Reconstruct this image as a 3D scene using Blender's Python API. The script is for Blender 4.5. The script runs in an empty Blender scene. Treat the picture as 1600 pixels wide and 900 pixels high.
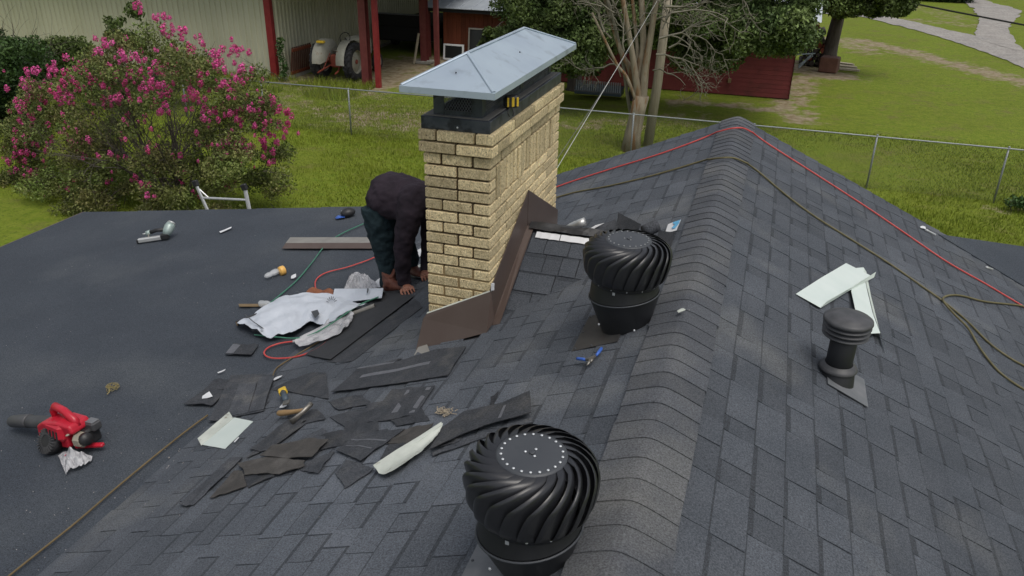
import bpy, math, random
import numpy as np
from mathutils import Vector, Matrix, noise
R_ = random.Random(7); NR = np.random.default_rng(7)
sc = bpy.context.scene
COL = sc.collection
GZ = 5.7                                   # camera height above the yard
# ------------------------------------------------------------------ camera
FPX = 1254.0
YAW, PITCH, ROLL = math.radians(-17.35), math.radians(25.55), math.radians(0.98)
_f = Vector((math.sin(YAW)*math.cos(PITCH), math.cos(YAW)*math.cos(PITCH), -math.sin(PITCH)))
_r = Vector((math.cos(YAW), -math.sin(YAW), 0.0)); _u = _r.cross(_f)
_r2 = _r*math.cos(ROLL) + _u*math.sin(ROLL); _u2 = -_r*math.sin(ROLL) + _u*math.cos(ROLL)
cam = bpy.data.cameras.new('camera'); co = bpy.data.objects.new('camera', cam); COL.objects.link(co)
cam.sensor_width = 36.0; cam.lens = FPX/1600*36.0; cam.clip_start = 0.05; cam.clip_end = 900
m = Matrix((( _r2.x, _u2.x, -_f.x), (_r2.y, _u2.y, -_f.y), (_r2.z, _u2.z, -_f.z)))
CAM = Vector((0, 0, GZ)); co.matrix_world = Matrix.Translation(CAM) @ m.to_4x4(); sc.camera = co
# ------------------------------------------------------------------ light
SUN_EL, SUN_AZ = math.radians(66), math.radians(128)     # azimuth from +Y towards +X
w = bpy.data.worlds.new('World'); sc.world = w; w.use_nodes = True
wn = w.node_tree; bg = wn.nodes['Background']; sk = wn.nodes.new('ShaderNodeTexSky')
sk.sky_type = 'NISHITA'; sk.sun_disc = False; sk.sun_elevation = SUN_EL; sk.sun_rotation = SUN_AZ
sk.air_density = 1.0; sk.dust_density = 4.0; sk.ozone_density = 1.0
hs = wn.nodes.new('ShaderNodeHueSaturation'); hs.inputs['Saturation'].default_value = 0.38      # high thin overcast
wn.links.new(sk.outputs[0], hs.inputs['Color']); wn.links.new(hs.outputs[0], bg.inputs[0]); bg.inputs[1].default_value = 0.13
sl = bpy.data.lights.new('sun', 'SUN'); sl.energy = 1.1; sl.angle = math.radians(34); sl.color = (1, .95, .87)
so = bpy.data.objects.new('sun', sl); COL.objects.link(so)
sd = Vector((math.sin(SUN_AZ)*math.cos(SUN_EL), math.cos(SUN_AZ)*math.cos(SUN_EL), math.sin(SUN_EL)))
so.rotation_euler = sd.to_track_quat('Z', 'Y').to_euler()
vs = sc.view_settings; vs.view_transform = 'Standard'; vs.look = 'None'; vs.exposure = 0.0; vs.gamma = 1.0; vs.use_curve_mapping = False

# ------------------------------------------------------------------ roof surface (camera-relative numbers, z relative to camera)
RX, RZ = -0.235, -1.79          # ridge
SL, SR = 0.435, 0.465           # steep slopes
TL, TR = -3.025, 3.4           # change to low slope
LOWL, LOWR = 0.1437, 0.03
YE, YS = 7.85, -2.5             # far gable end, near end
EL, ER = -8.46, 3.9             # eaves
ZTL = RZ + SL*(TL-RX); ZTR = RZ - SR*(TR-RX)
CX0, CX1, CY0, CY1 = -1.783, -1.39, 4.01, 5.51   # chimney body
CB = Vector((CX1, 4.737, -1.9145))               # cricket peak at the chimney
CRS = (2.327-1.9145)/(4.737-4.047)
def roof_main(x):
    if x < TL: return ZTL + LOWL*(x-TL)
    if x < RX: return RZ + SL*(x-RX)
    if x < TR: return RZ - SR*(x-RX)
    return ZTR - LOWR*(x-TR)
def roof_z(x, y):
    z = roof_main(x)
    if CX1-.02 < x < -.4 and 3.9 < y < 5.6: z = max(z, CB.z - CRS*abs(y-CB.y))
    if abs(x-RX) < .17: z = max(z, RZ-(SL if x < RX else SR)*(math.sqrt((x-RX)**2+.034**2)-.034)+.016)
    return z
def ray(px, py): return _r2*((px-800)/FPX) - _u2*((py-450)/FPX) + _f
def hit(px, py, lift=0.0):
    """point of the roof surface seen at a photo pixel, world coordinates"""
    d = ray(px, py); t0 = .4; t = t0
    while t < 14:
        p = d*t
        if p.z < roof_z(p.x, p.y): break
        t0 = t; t += .03
    for _ in range(18):
        tm = (t0+t)/2; p = d*tm
        if p.z < roof_z(p.x, p.y): t = tm
        else: t0 = tm
    p = d*t
    return Vector((p.x, p.y, p.z+GZ+lift))
def RZW(x, y): return roof_z(x, y)+GZ
def ground(px, py):
    d = ray(px, py); t = -GZ/d.z; return Vector((d.x*t, d.y*t, 0))
def atY(px, py, Y): d = ray(px, py); t = Y/d.y; return d*t+CAM
def roof_n(x, y):
    e = .01
    return Vector((-(roof_z(x+e, y)-roof_z(x-e, y))/(2*e), -(roof_z(x, y+e)-roof_z(x, y-e))/(2*e), 1)).normalized()
def frame(pa, pb, lift=0.0):
    """local frame standing on the roof at photo pixel pa, x axis towards pb"""
    A = hit(*pa); B = hit(*pb); n = roof_n(A.x, A.y); x = (B-A); L = x.length; x = (x-n*x.dot(n)).normalized(); y = n.cross(x)
    return Matrix.Translation(A+n*lift) @ Matrix((x, y, n)).transposed().to_4x4(), L

# ------------------------------------------------------------------ materials
MATS = {}
def lin(c): return tuple(((v/255)/12.92 if v/255 <= .04045 else ((v/255+.055)/1.055)**2.4) for v in c)
def mat(name, c, c2=None, rough=.75, metal=0., ns=8., bump=0., bs=None, stretch=(1, 1, 1), tone=False, objv=0., detail=6., lo=.35, hi=.65,
        grain=0., gs=500., c3=None, n3=1.2, l3=.5, h3=.75, alpha=1., trans=0., spec=.5, coat=0., space='Object', emis=None):
    if name in MATS: return MATS[name]
    M = bpy.data.materials.new(name); M.use_nodes = True; nt = M.node_tree; N = nt.nodes; L = nt.links
    b = N['Principled BSDF']; b.inputs['Roughness'].default_value = rough; b.inputs['Metallic'].default_value = metal
    b.inputs['Specular IOR Level'].default_value = spec; b.inputs['Coat Weight'].default_value = coat
    b.inputs['Alpha'].default_value = alpha; b.inputs['Transmission Weight'].default_value = trans
    if space == 'World': g = N.new('ShaderNodeNewGeometry'); src = g.outputs['Position']
    else: tc = N.new('ShaderNodeTexCoord'); src = tc.outputs['Object']
    mp = N.new('ShaderNodeMapping'); mp.inputs['Scale'].default_value = stretch; L.new(src, mp.inputs[0])
    def nz(scale, det=detail, r=.55):
        n = N.new('ShaderNodeTexNoise'); n.inputs['Scale'].default_value = scale; n.inputs['Detail'].default_value = det; n.inputs['Roughness'].default_value = r
        L.new(mp.outputs[0], n.inputs['Vector']); return n.outputs['Fac']
    def ramp(v, a, z):
        r = N.new('ShaderNodeMapRange'); r.inputs[1].default_value = a; r.inputs[2].default_value = z; L.new(v, r.inputs[0]); return r.outputs[0]
    def mix(fac, a, bb, mode='MIX'):
        x = N.new('ShaderNodeMix'); x.data_type = 'RGBA'; x.blend_type = mode
        for k, v in ((0, fac), (6, a), (7, bb)):
            if hasattr(v, 'links') or isinstance(v, bpy.types.NodeSocket): L.new(v, x.inputs[k])
            else: x.inputs[k].default_value = v if k == 0 else (*v, 1)
        return x.outputs[2]
    col = mix(ramp(nz(ns), lo, hi), c, c2 or c)
    if c3: col = mix(ramp(nz(n3, 4), l3, h3), col, c3)
    def mul(val):
        nonlocal col
        v = N.new('ShaderNodeVectorMath'); v.operation = 'SCALE'; L.new(col, v.inputs[0]); L.new(val, v.inputs['Scale']); col = v.outputs[0]
    if grain:
        r = N.new('ShaderNodeMapRange'); r.inputs[1].default_value = .3; r.inputs[2].default_value = .7; r.inputs[3].default_value = 1-grain; r.inputs[4].default_value = 1+grain
        r.clamp = False; L.new(nz(gs, 2, .6), r.inputs[0]); mul(r.outputs[0])
    if tone:
        a = N.new('ShaderNodeAttribute'); a.attribute_name = 'tone'; mul(a.outputs['Fac'])
    if objv:
        o = N.new('ShaderNodeObjectInfo'); r = N.new('ShaderNodeMapRange'); r.inputs[3].default_value = 1-objv; r.inputs[4].default_value = 1+objv
        L.new(o.outputs['Random'], r.inputs[0]); mul(r.outputs[0])
    L.new(col, b.inputs['Base Color'])
    if bump:
        bn = N.new('ShaderNodeBump'); bn.inputs['Strength'].default_value = min(1, bump); bn.inputs['Distance'].default_value = .01*max(1, bump)
        L.new(nz(bs or ns*4, 5, .65), bn.inputs['Height']); L.new(bn.outputs[0], b.inputs['Normal'])
    MATS[name] = M; return M
def shade(M, **k):
    return M
m_shingle = mat('shingle_granules', (.068, .077, .091), (.085, .094, .109), rough=.92, ns=3.2, tone=True, grain=.42, gs=150, bump=.5, bs=330, c3=(.14, .145, .148), n3=1.25, l3=.56, h3=.78, space='World', spec=.3)
m_cap = mat('ridge_granules', (.074, .081, .094), (.094, .100, .112), rough=.92, ns=2.6, tone=True, grain=.4, gs=150, bump=.5, bs=330, c3=(.14, .142, .142), n3=1.5, l3=.52, h3=.72, space='World', spec=.3)
m_rolled = mat('rolled_roofing_granules', (.048, .057, .071), (.057, .067, .082), rough=.93, ns=1.3, grain=.5, gs=140, bump=.5, bs=300, c3=(.082, .092, .104), n3=.9, l3=.5, h3=.8, space='World', spec=.3)
m_under = mat('shingle_gap_felt', (.012, .012, .014), rough=.95)
m_asph = mat('asphalt_scrap', (.046, .051, .060), (.068, .072, .081), rough=.9, ns=9, tone=True, grain=.35, gs=110, bump=.6, bs=120, c3=(.10, .10, .10), n3=5, l3=.55, h3=.75, space='World', spec=.3)
m_asphb = mat('asphalt_scrap_underside', (.048, .045, .042), (.068, .063, .059), rough=.9, ns=12, tone=True, grain=.25, gs=200, bump=.3, bs=150, c3=(.09, .085, .08), n3=6, space='World')
m_adh = mat('sealant_strip', (.10, .105, .12), (.14, .145, .16), rough=.6, ns=30)
m_brick = mat('tan_brick', (.81, .67, .40), (.64, .515, .29), rough=.9, ns=38, stretch=(1, 1, .7), tone=True, grain=.30, gs=150, bump=1., bs=120, c3=(.20, .15, .085), n3=95, l3=.58, h3=.68, space='World')
m_mortd = mat('dark_mortar', (.060, .036, .020), (.10, .065, .034), rough=.95, ns=30, bump=.6)
m_mortl = mat('tan_mortar', (.27, .185, .085), (.36, .26, .13), rough=.95, ns=30, bump=.6)
m_brown = mat('brown_painted_metal', (.088, .062, .052), (.098, .072, .061), rough=.45, ns=5, c3=(.11, .085, .075), n3=6, l3=.55, h3=.8)
m_galv = mat('galvanised_cap', (.36, .43, .51), (.42, .50, .57), rough=.42, metal=.25, ns=3, c3=(.28, .33, .38), n3=7, l3=.56, h3=.72, space='World')
m_galvd = mat('dark_sheet_metal', (.045, .055, .07), (.09, .10, .12), rough=.45, metal=.3, ns=7, c3=(.03, .034, .042), n3=13, l3=.5, h3=.6, space='World')
m_curbtop = mat('dusty_metal', (.17, .165, .15), (.23, .22, .2), rough=.7, ns=8)
m_black = mat('black_painted_metal', (.014, .015, .018), (.021, .022, .026), rough=.38, ns=6, c3=(.045, .046, .05), n3=14, l3=.58, h3=.8, coat=.2)
m_blackm = mat('black_matt_metal', (.014, .015, .017), (.02, .021, .024), rough=.5, ns=6)
m_plate = mat('vent_top_plate', (.045, .05, .058), (.06, .065, .073), rough=.5, ns=4, c3=(.10, .105, .115), n3=8, l3=.62, h3=.8)
m_rivetd = mat('dull_rivet', (.30, .31, .32), rough=.5)
m_plated = mat('dark_flashing', (.035, .034, .034), (.05, .048, .047), rough=.6, ns=10)
m_rivet = mat('rivet_alloy', (.62, .64, .66), rough=.3, metal=.5)
m_gflash = mat('grey_flashing', (.12, .13, .14), (.17, .175, .185), rough=.55, ns=10)
m_white = mat('white_sheet_metal', (.62, .70, .66), (.68, .75, .71), rough=.35, ns=4)
m_whited = mat('weathered_white_metal', (.46, .49, .44), (.60, .63, .57), rough=.5, ns=9, c3=(.25, .22, .16), n3=22, l3=.62, h3=.75)
m_gmetal = mat('taupe_metal', (.21, .20, .18), (.26, .25, .225), rough=.45, ns=8)
m_redhose = mat('red_rubber', (.50, .055, .05), (.58, .08, .07), rough=.5, ns=20)
m_olive = mat('olive_rubber', (.11, .095, .04), (.15, .13, .06), rough=.6, ns=14)
m_tancord = mat('tan_rubber', (.12, .085, .035), (.17, .12, .055), rough=.6, ns=14)
m_green = mat('green_rubber', (.045, .17, .11), (.06, .22, .14), rough=.5, ns=14)
m_redpl = mat('red_plastic', (.46, .012, .03), (.52, .02, .04), rough=.32, ns=9)
m_blkpl = mat('black_plastic', (.014, .014, .015), (.03, .03, .032), rough=.45, ns=14)
m_dgrpl = mat('dark_grey_plastic', (.05, .052, .055), (.08, .08, .085), rough=.5, ns=14)
m_cream = mat('cream_plastic', (.55, .50, .38), rough=.4)
m_gunal = mat('grey_green_alloy', (.30, .38, .36), (.40, .48, .45), rough=.4, metal=.3, ns=20)
m_silver = mat('light_alloy', (.55, .56, .55), (.62, .63, .62), rough=.35, metal=.5, ns=12)
m_steel = mat('worn_steel', (.20, .19, .17), (.30, .28, .25), rough=.4, metal=.7, ns=30)
m_wood = mat('handle_wood', (.27, .17, .075), (.36, .23, .11), rough=.6, ns=12, stretch=(.3, 4, 4))
m_yellow = mat('yellow_plastic', (.75, .50, .04), rough=.4)
m_blue = mat('blue_plastic', (.03, .10, .42), (.05, .14, .5), rough=.4, ns=10)
m_slate = mat('slate_plastic', (.06, .085, .11), rough=.5)
m_bag = mat('clear_plastic_bag', (.55, .55, .57), (.74, .74, .76), rough=.22, ns=14, bump=1., bs=40, alpha=.62, spec=.8)
m_clear = mat('clear_bottle_plastic', (.75, .78, .80), rough=.08, alpha=.42, spec=.8, ns=3)
m_orange = mat('orange_lid', (.80, .46, .12), rough=.4)
m_paper = mat('white_paper', (.72, .73, .74), (.66, .67, .69), rough=.6, ns=5)
m_ulay = mat('white_underlayment_sheet', (.50, .54, .60), (.57, .61, .67), rough=.45, ns=4, bump=.6, bs=14)
m_print = mat('dark_print', (.05, .055, .06), rough=.6)
m_leather = mat('brown_leather', (.20, .065, .025), (.30, .11, .045), rough=.6, ns=14, bump=.6, bs=40)
m_leath2 = mat('tan_strap_leather', (.16, .11, .055), (.20, .14, .07), rough=.7, ns=14)
m_shirt = mat('dark_purple_shirt', (.022, .017, .023), (.036, .027, .037), rough=.9, ns=5, bump=.8, bs=11, spec=.2)
m_jeans = mat('dark_jeans', (.012, .024, .030), (.026, .044, .052), rough=.9, ns=9, bump=.8, bs=16, spec=.2)
m_boot = mat('reddish_boot_leather', (.12, .040, .026), (.18, .065, .042), rough=.6, ns=14, bump=.5, bs=30)
m_skin = mat('skin', (.27, .115, .075), (.33, .15, .10), rough=.55, ns=20)
m_hair = mat('dark_hair', (.012, .01, .009), rough=.7)
m_barn = mat('beige_ribbed_metal', (.52, .505, .37), (.57, .555, .42), rough=.5, ns=2, stretch=(1, 1, .2), objv=.04)
m_redst = mat('red_steel', (.24, .018, .022), (.29, .03, .03), rough=.5, ns=5)
m_redstd = mat('dull_red_steel', (.15, .03, .028), (.19, .045, .04), rough=.6, ns=5)
m_roofm = mat('grey_metal_roof', (.30, .33, .36), (.36, .39, .42), rough=.45, ns=2)
m_plank = mat('red_brown_planks', (.16, .038, .016), (.22, .058, .026), rough=.8, ns=3, stretch=(6, 6, .5), objv=.22)
m_redwall = mat('red_painted_boards', (.14, .022, .024), (.16, .028, .028), rough=.75, ns=3, objv=.08, c3=(.09, .02, .018), n3=2)
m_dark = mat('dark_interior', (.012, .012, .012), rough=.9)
m_conc = mat('concrete', (.30, .29, .26), (.36, .35, .31), rough=.9, ns=8)
m_bark = mat('grey_tan_bark', (.20, .165, .115), (.30, .26, .19), rough=.9, ns=4, stretch=(3, 3, .6), bump=1., bs=14, c3=(.19, .10, .04), n3=2.2, l3=.5, h3=.62, space='World')
m_barkd = mat('dark_bark', (.05, .042, .033), (.085, .072, .06), rough=.95, ns=5, stretch=(3, 3, .6), bump=1., bs=18)
m_twig = mat('bare_twig_bark', (.15, .14, .105), (.20, .185, .14), rough=.9, ns=6, space='World')
m_pole = mat('weathered_pole_wood', (.27, .235, .165), (.36, .32, .24), rough=.9, ns=5, stretch=(4, 4, .3), bump=1., bs=20)
m_wire = mat('fence_wire', (.15, .16, .16), rough=.5, metal=.3)
m_rail = mat('fence_rail', (.25, .27, .275), (.30, .32, .325), rough=.45, metal=.3, ns=6)
m_cable = mat('steel_cable', (.50, .50, .48), rough=.5)
m_cabled = mat('dark_cable', (.14, .14, .14), rough=.6)
m_tire = mat('tyre_rubber', (.022, .022, .024), (.04, .04, .042), rough=.85, ns=10)
m_creamp = mat('old_cream_paint', (.34, .33, .27), (.42, .41, .34), rough=.6, ns=5, c3=(.22, .13, .07), n3=5, l3=.6, h3=.75)
m_rustr = mat('old_red_paint', (.20, .035, .022), (.26, .06, .035), rough=.7, ns=6)
m_ladder = mat('ladder_aluminium', (.50, .51, .51), (.58, .59, .59), rough=.4, metal=.4, ns=8)
m_gravel = mat('gravel_drive', (.27, .25, .23), (.34, .32, .29), rough=.95, ns=1.5, grain=.25, gs=9, bump=.8, bs=6, c3=(.26, .25, .235), n3=.5, space='World')
def leafmat(name, c, c2, rough=.6):
    M = mat(name, c, c2, rough=rough, ns=1.4, tone=True, space='World', spec=.3)
    return M
m_leafd = leafmat('oak_leaf', (.062, .100, .030), (.115, .155, .048))
m_leafm = leafmat('bright_leaf', (.085, .13, .028), (.12, .17, .04))
m_leafs = leafmat('shrub_leaf', (.030, .066, .018), (.055, .098, .024))
m_leafc = leafmat('myrtle_leaf', (.125, .185, .040), (.165, .15, .055))
m_pet = leafmat('pink_petals', (.58, .06, .21), (.72, .12, .38))
m_grassb = leafmat('grass_blade', (.15, .205, .018), (.215, .25, .028))

# ------------------------------------------------------------------ mesh helpers
class MB:
    def __init__(s): s.v = []; s.f = []; s.t = []; s.tone = 1.0
    def add(s, vs_, fs):
        o = len(s.v); s.v += [tuple(v) for v in vs_]; s.f += [tuple(i+o for i in f) for f in fs]; s.t += [s.tone]*len(vs_); return s
    def box(s, a, b, mx=None, bev=0.0):
        x0, y0, z0 = a; x1, y1, z1 = b
        if bev:
            e = bev; vs_ = []
            for z in (z0, z1):
                for (x, y, ex, ey) in ((x0, y0, 1, 1), (x1, y0, -1, 1), (x1, y1, -1, -1), (x0, y1, 1, -1)):
                    zi = z+e if z == z0 else z-e
                    vs_ += [(x+ex*e, y+ey*e, z), (x+ex*e, y, zi), (x, y+ey*e, zi)]
            def I(l, c, k): return l*12+c*3+k
            fs = [[I(1, c, 0) for c in range(4)], [I(0, c, 0) for c in (3, 2, 1, 0)]]
            fs += [[I(0, 0, 1), I(0, 1, 1), I(1, 1, 1), I(1, 0, 1)], [I(0, 2, 1), I(0, 3, 1), I(1, 3, 1), I(1, 2, 1)],
                   [I(0, 1, 2), I(0, 2, 2), I(1, 2, 2), I(1, 1, 2)], [I(0, 3, 2), I(0, 0, 2), I(1, 0, 2), I(1, 3, 2)]]
            for l in (0, 1):
                fs += [[I(l, 0, 0), I(l, 1, 0), I(l, 1, 1), I(l, 0, 1)], [I(l, 2, 0), I(l, 3, 0), I(l, 3, 1), I(l, 2, 1)],
                       [I(l, 1, 0), I(l, 2, 0), I(l, 2, 2), I(l, 1, 2)], [I(l, 3, 0), I(l, 0, 0), I(l, 0, 2), I(l, 3, 2)]]
                for c in range(4): fs.append([I(l, c, 0), I(l, c, 1), I(l, c, 2)])
            for c in range(4): fs.append([I(0, c, 1), I(0, c, 2), I(1, c, 2), I(1, c, 1)])
        else:
            vs_ = [(x0, y0, z0), (x1, y0, z0), (x1, y1, z0), (x0, y1, z0), (x0, y0, z1), (x1, y0, z1), (x1, y1, z1), (x0, y1, z1)]
            fs = [(3, 2, 1, 0), (4, 5, 6, 7), (0, 1, 5, 4), (1, 2, 6, 5), (2, 3, 7, 6), (3, 0, 4, 7)]
        if mx: vs_ = [mx @ Vector(v) for v in vs_]
        return s.add(vs_, fs)
    def lathe(s, prof, n=24, mx=None, caps=True):
        """prof: list of (r, z)"""
        vs_ = []; fs = []
        for r, z in prof:
            for k in range(n):
                a = 2*math.pi*k/n; vs_.append((r*math.cos(a), r*math.sin(a), z))
        for i in range(len(prof)-1):
            for k in range(n): k2 = (k+1) % n; fs.append((i*n+k, i*n+k2, (i+1)*n+k2, (i+1)*n+k))
        if caps: fs.append(tuple(range(n-1, -1, -1))); fs.append(tuple((len(prof)-1)*n+k for k in range(n)))
        if mx: vs_ = [mx @ Vector(v) for v in vs_]
        return s.add(vs_, fs)
    def tube(s, pts, r, n=8, rr=None, flat=None):
        """tube along pts; r radius or list; flat: (a,b) multipliers"""
        pts = [Vector(p) for p in pts]; N = len(pts); vs_ = []; fs = []; up = Vector((0, 0, 1)); pu = None
        for i, p in enumerate(pts):
            t = (pts[min(i+1, N-1)]-pts[max(i-1, 0)])
            if t.length < 1e-9: t = Vector((0, 0, 1))
            t.normalize()
            if pu is None: pu = Vector((1, 0, 0)) if abs(t.z) > .9 else up
            a = (pu-t*pu.dot(t))
            if a.length < 1e-6: a = t.orthogonal()
            a.normalize(); b = t.cross(a); pu = a
            ri = r[i] if isinstance(r, (list, tuple)) else r
            fa, fb = (1, 1)
            if isinstance(ri, tuple): fa, fb = ri[0], ri[1]; ri = 1
            for k in range(n):
                q = 2*math.pi*k/n; vs_.append(p+a*(math.cos(q)*ri*fa)+b*(math.sin(q)*ri*fb))
        for i in range(N-1):
            for k in range(n): k2 = (k+1) % n; fs.append((i*n+k, i*n+k2, (i+1)*n+k2, (i+1)*n+k))
        fs.append(tuple(range(n-1, -1, -1))); fs.append(tuple((N-1)*n+k for k in range(n)))
        return s.add(vs_, fs)
    def ell(s, c, r, mx=None, n=12, m=8):
        vs_ = [(0, 0, -1)]; fs = []
        for i in range(1, m):
            a = -math.pi/2+math.pi*i/m
            for k in range(n): q = 2*math.pi*k/n; vs_.append((math.cos(a)*math.cos(q), math.cos(a)*math.sin(q), math.sin(a)))
        vs_.append((0, 0, 1)); T = len(vs_)-1
        for k in range(n):
            k2 = (k+1) % n; fs.append((0, 1+k2, 1+k)); fs.append((T, T-n+k, T-n+k2))
            for i in range(m-2): fs.append((1+i*n+k, 1+i*n+k2, 1+(i+1)*n+k2, 1+(i+1)*n+k))
        vs_ = [Vector((v[0]*r[0], v[1]*r[1], v[2]*r[2])) for v in vs_]
        if mx: vs_ = [mx @ v for v in vs_]
        vs_ = [v+Vector(c) for v in vs_]
        return s.add(vs_, fs)
    def prism(s, poly, z0, z1, mx=None):
        n = len(poly); vs_ = [(x, y, z0) for x, y in poly]+[(x, y, z1) for x, y in poly]
        fs = [tuple(range(n-1, -1, -1)), tuple(range(n, 2*n))]+[(i, (i+1) % n, n+(i+1) % n, n+i) for i in range(n)]
        if mx: vs_ = [mx @ Vector(v) for v in vs_]
        return s.add(vs_, fs)
    def mesh(s, name, mt, smooth=False):
        me = bpy.data.meshes.new(name); me.from_pydata(s.v, [], s.f); me.materials.append(mt)
        a = me.attributes.new('tone', 'FLOAT', 'POINT'); a.data.foreach_set('value', s.t)
        if smooth: me.polygons.foreach_set('use_smooth', [True]*len(me.polygons))
        me.update(); return me
def link(name, me, parent=None, mx=None):
    o = bpy.data.objects.new(name, me); COL.objects.link(o)
    if parent is not None:
        o.parent = parent
        if mx is None: o.matrix_parent_inverse = WI(parent)
        else: o.matrix_basis = mx
    elif mx is not None: o.matrix_basis = mx
    return o
def WM(o):
    if o.parent is None: return o.matrix_basis.copy()
    return WM(o.parent) @ o.matrix_parent_inverse @ o.matrix_basis
def WI(o): return WM(o).inverted()
def part(name, mb, mt, parent, smooth=False, mx=None, label=None):
    """a part whose mesh is in world coordinates (mx None) or in its parent's frame (mx given)"""
    o = link(name, mb.mesh(name, mt, smooth), parent, mx)
    if label: o['label'] = label
    return o
I4 = Matrix.Identity(4)
def tag(o, label=None, cat=None, group=None, kind=None):
    if label: o['label'] = label
    if cat: o['category'] = cat
    if group: o['group'] = group
    if kind: o['kind'] = kind
    return o
def empty(name, mx, label=None, cat=None, group=None):
    o = bpy.data.objects.new(name, None); COL.objects.link(o); o.empty_display_size = .1
    o.matrix_basis = mx if isinstance(mx, Matrix) else Matrix.Translation(mx)
    return tag(o, label, cat, group)
def single(name, mb, mt, base, label, cat, group=None, smooth=False, kind=None):
    """a thing that is one mesh, built in world coordinates, with its origin moved to base"""
    base = Vector(base); mb.v = [tuple(Vector(v)-base) for v in mb.v]
    o = link(name, mb.mesh(name, mt, smooth), None, Matrix.Translation(base)); return tag(o, label, cat, group, kind)
def struct(name, mb, mt, smooth=False):
    o = link(name, mb.mesh(name, mt, smooth)); o['kind'] = 'structure'; return o
def fastmesh(name, V, F, mt, tone=None, smooth=False):
    """V (n,3) array, F (m,k) array of equal sized faces"""
    me = bpy.data.meshes.new(name); V = np.asarray(V, 'f4'); F = np.asarray(F, 'i4'); k = F.shape[1]
    me.vertices.add(len(V)); me.vertices.foreach_set('co', V.ravel()); me.loops.add(F.size); me.loops.foreach_set('vertex_index', F.ravel())
    me.polygons.add(len(F)); me.polygons.foreach_set('loop_start', np.arange(0, F.size, k, dtype='i4'))
    me.update(calc_edges=True); me.materials.append(mt)
    a = me.attributes.new('tone', 'FLOAT', 'POINT'); a.data.foreach_set('value', np.ones(len(V), 'f4') if tone is None else np.asarray(tone, 'f4'))
    if smooth: me.polygons.foreach_set('use_smooth', np.ones(len(F), bool))
    return me
def spline(P, k=8):
    P = [Vector(p) for p in P]; out = []
    for i in range(len(P)-1):
        a, b, c, d = P[max(i-1, 0)], P[i], P[i+1], P[min(i+2, len(P)-1)]
        for j in range(k):
            t = j/k; out.append(.5*((2*b)+(c-a)*t+(2*a-5*b+4*c-d)*t*t+(3*b-a-3*c+d)*t**3))
    out.append(P[-1]); return out
def clip(poly, a, b, c):
    """keep a*x+b*y<=c"""
    out = []
    for i in range(len(poly)):
        p, q = poly[i-1], poly[i]; dp = a*p[0]+b*p[1]-c; dq = a*q[0]+b*q[1]-c
        if dp <= 0: out.append(p) if False else None
        if (dp < 0) != (dq < 0):
            t = dp/(dp-dq); out.append((p[0]+(q[0]-p[0])*t, p[1]+(q[1]-p[1])*t))
        if dq <= 0: out.append(q)
    return out
def wv(x, y, z): return Vector((x, y, z+GZ))

# ================================================================== HOUSE
house = empty('house', (-1.5, 3, 0), 'house with a dark grey shingled gable roof under repair', 'house')
def slope_basis(side):
    if side == 'L': d = Vector((-1, 0, -SL)).normalized(); o = Vector((RX, 0, RZ+GZ))
    else: d = Vector((1, 0, -SR)).normalized(); o = Vector((RX, 0, RZ+GZ))
    y = Vector((0, 1, 0)); n = d.cross(y) if side == 'R' else y.cross(d)
    if n.z < 0: n = -n
    return o, d, y, n
EXP = .1425
def shingle_mesh(mb, O, D, A, N, u0, u1, a0, a1, t0, t1, clips, tone, jit=.0012):
    """shingle tab from u0 (high) to u1 (butt) and a0..a1 along the course"""
    j = lambda: R_.uniform(-jit, jit)
    poly = [(a0+j(), u0), (a1+j(), u0), (a1+j(), u1+j()), (a0+j(), u1+j())]
    for c in clips: poly = clip(poly, *c)
    if len(poly) < 3: return None
    ar = 0
    for i in range(len(poly)): ar += poly[i-1][0]*poly[i][1]-poly[i][0]*poly[i-1][1]
    if abs(ar) < 8e-4: return None
    n = len(poly); vs_ = []
    for top in (0, 1):
        for a, u in poly:
            h = t0+(t1-t0)*(u-u0)/(u1-u0) if top else -.004
            vs_.append(O+D*u+A*a+N*h)
    fs = [tuple(range(n, 2*n)), tuple(range(n-1, -1, -1))]+[(i, (i+1) % n, n+(i+1) % n, n+i) for i in range(n)]
    # make top face point outwards
    nn = (vs_[n+1]-vs_[n]).cross(vs_[n+2]-vs_[n+1])
    if nn.dot(N) < 0: fs = [tuple(reversed(f)) for f in fs]
    mb.tone = tone; mb.add(vs_, fs); return sum((v for v in vs_[n:]), Vector())/n
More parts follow.
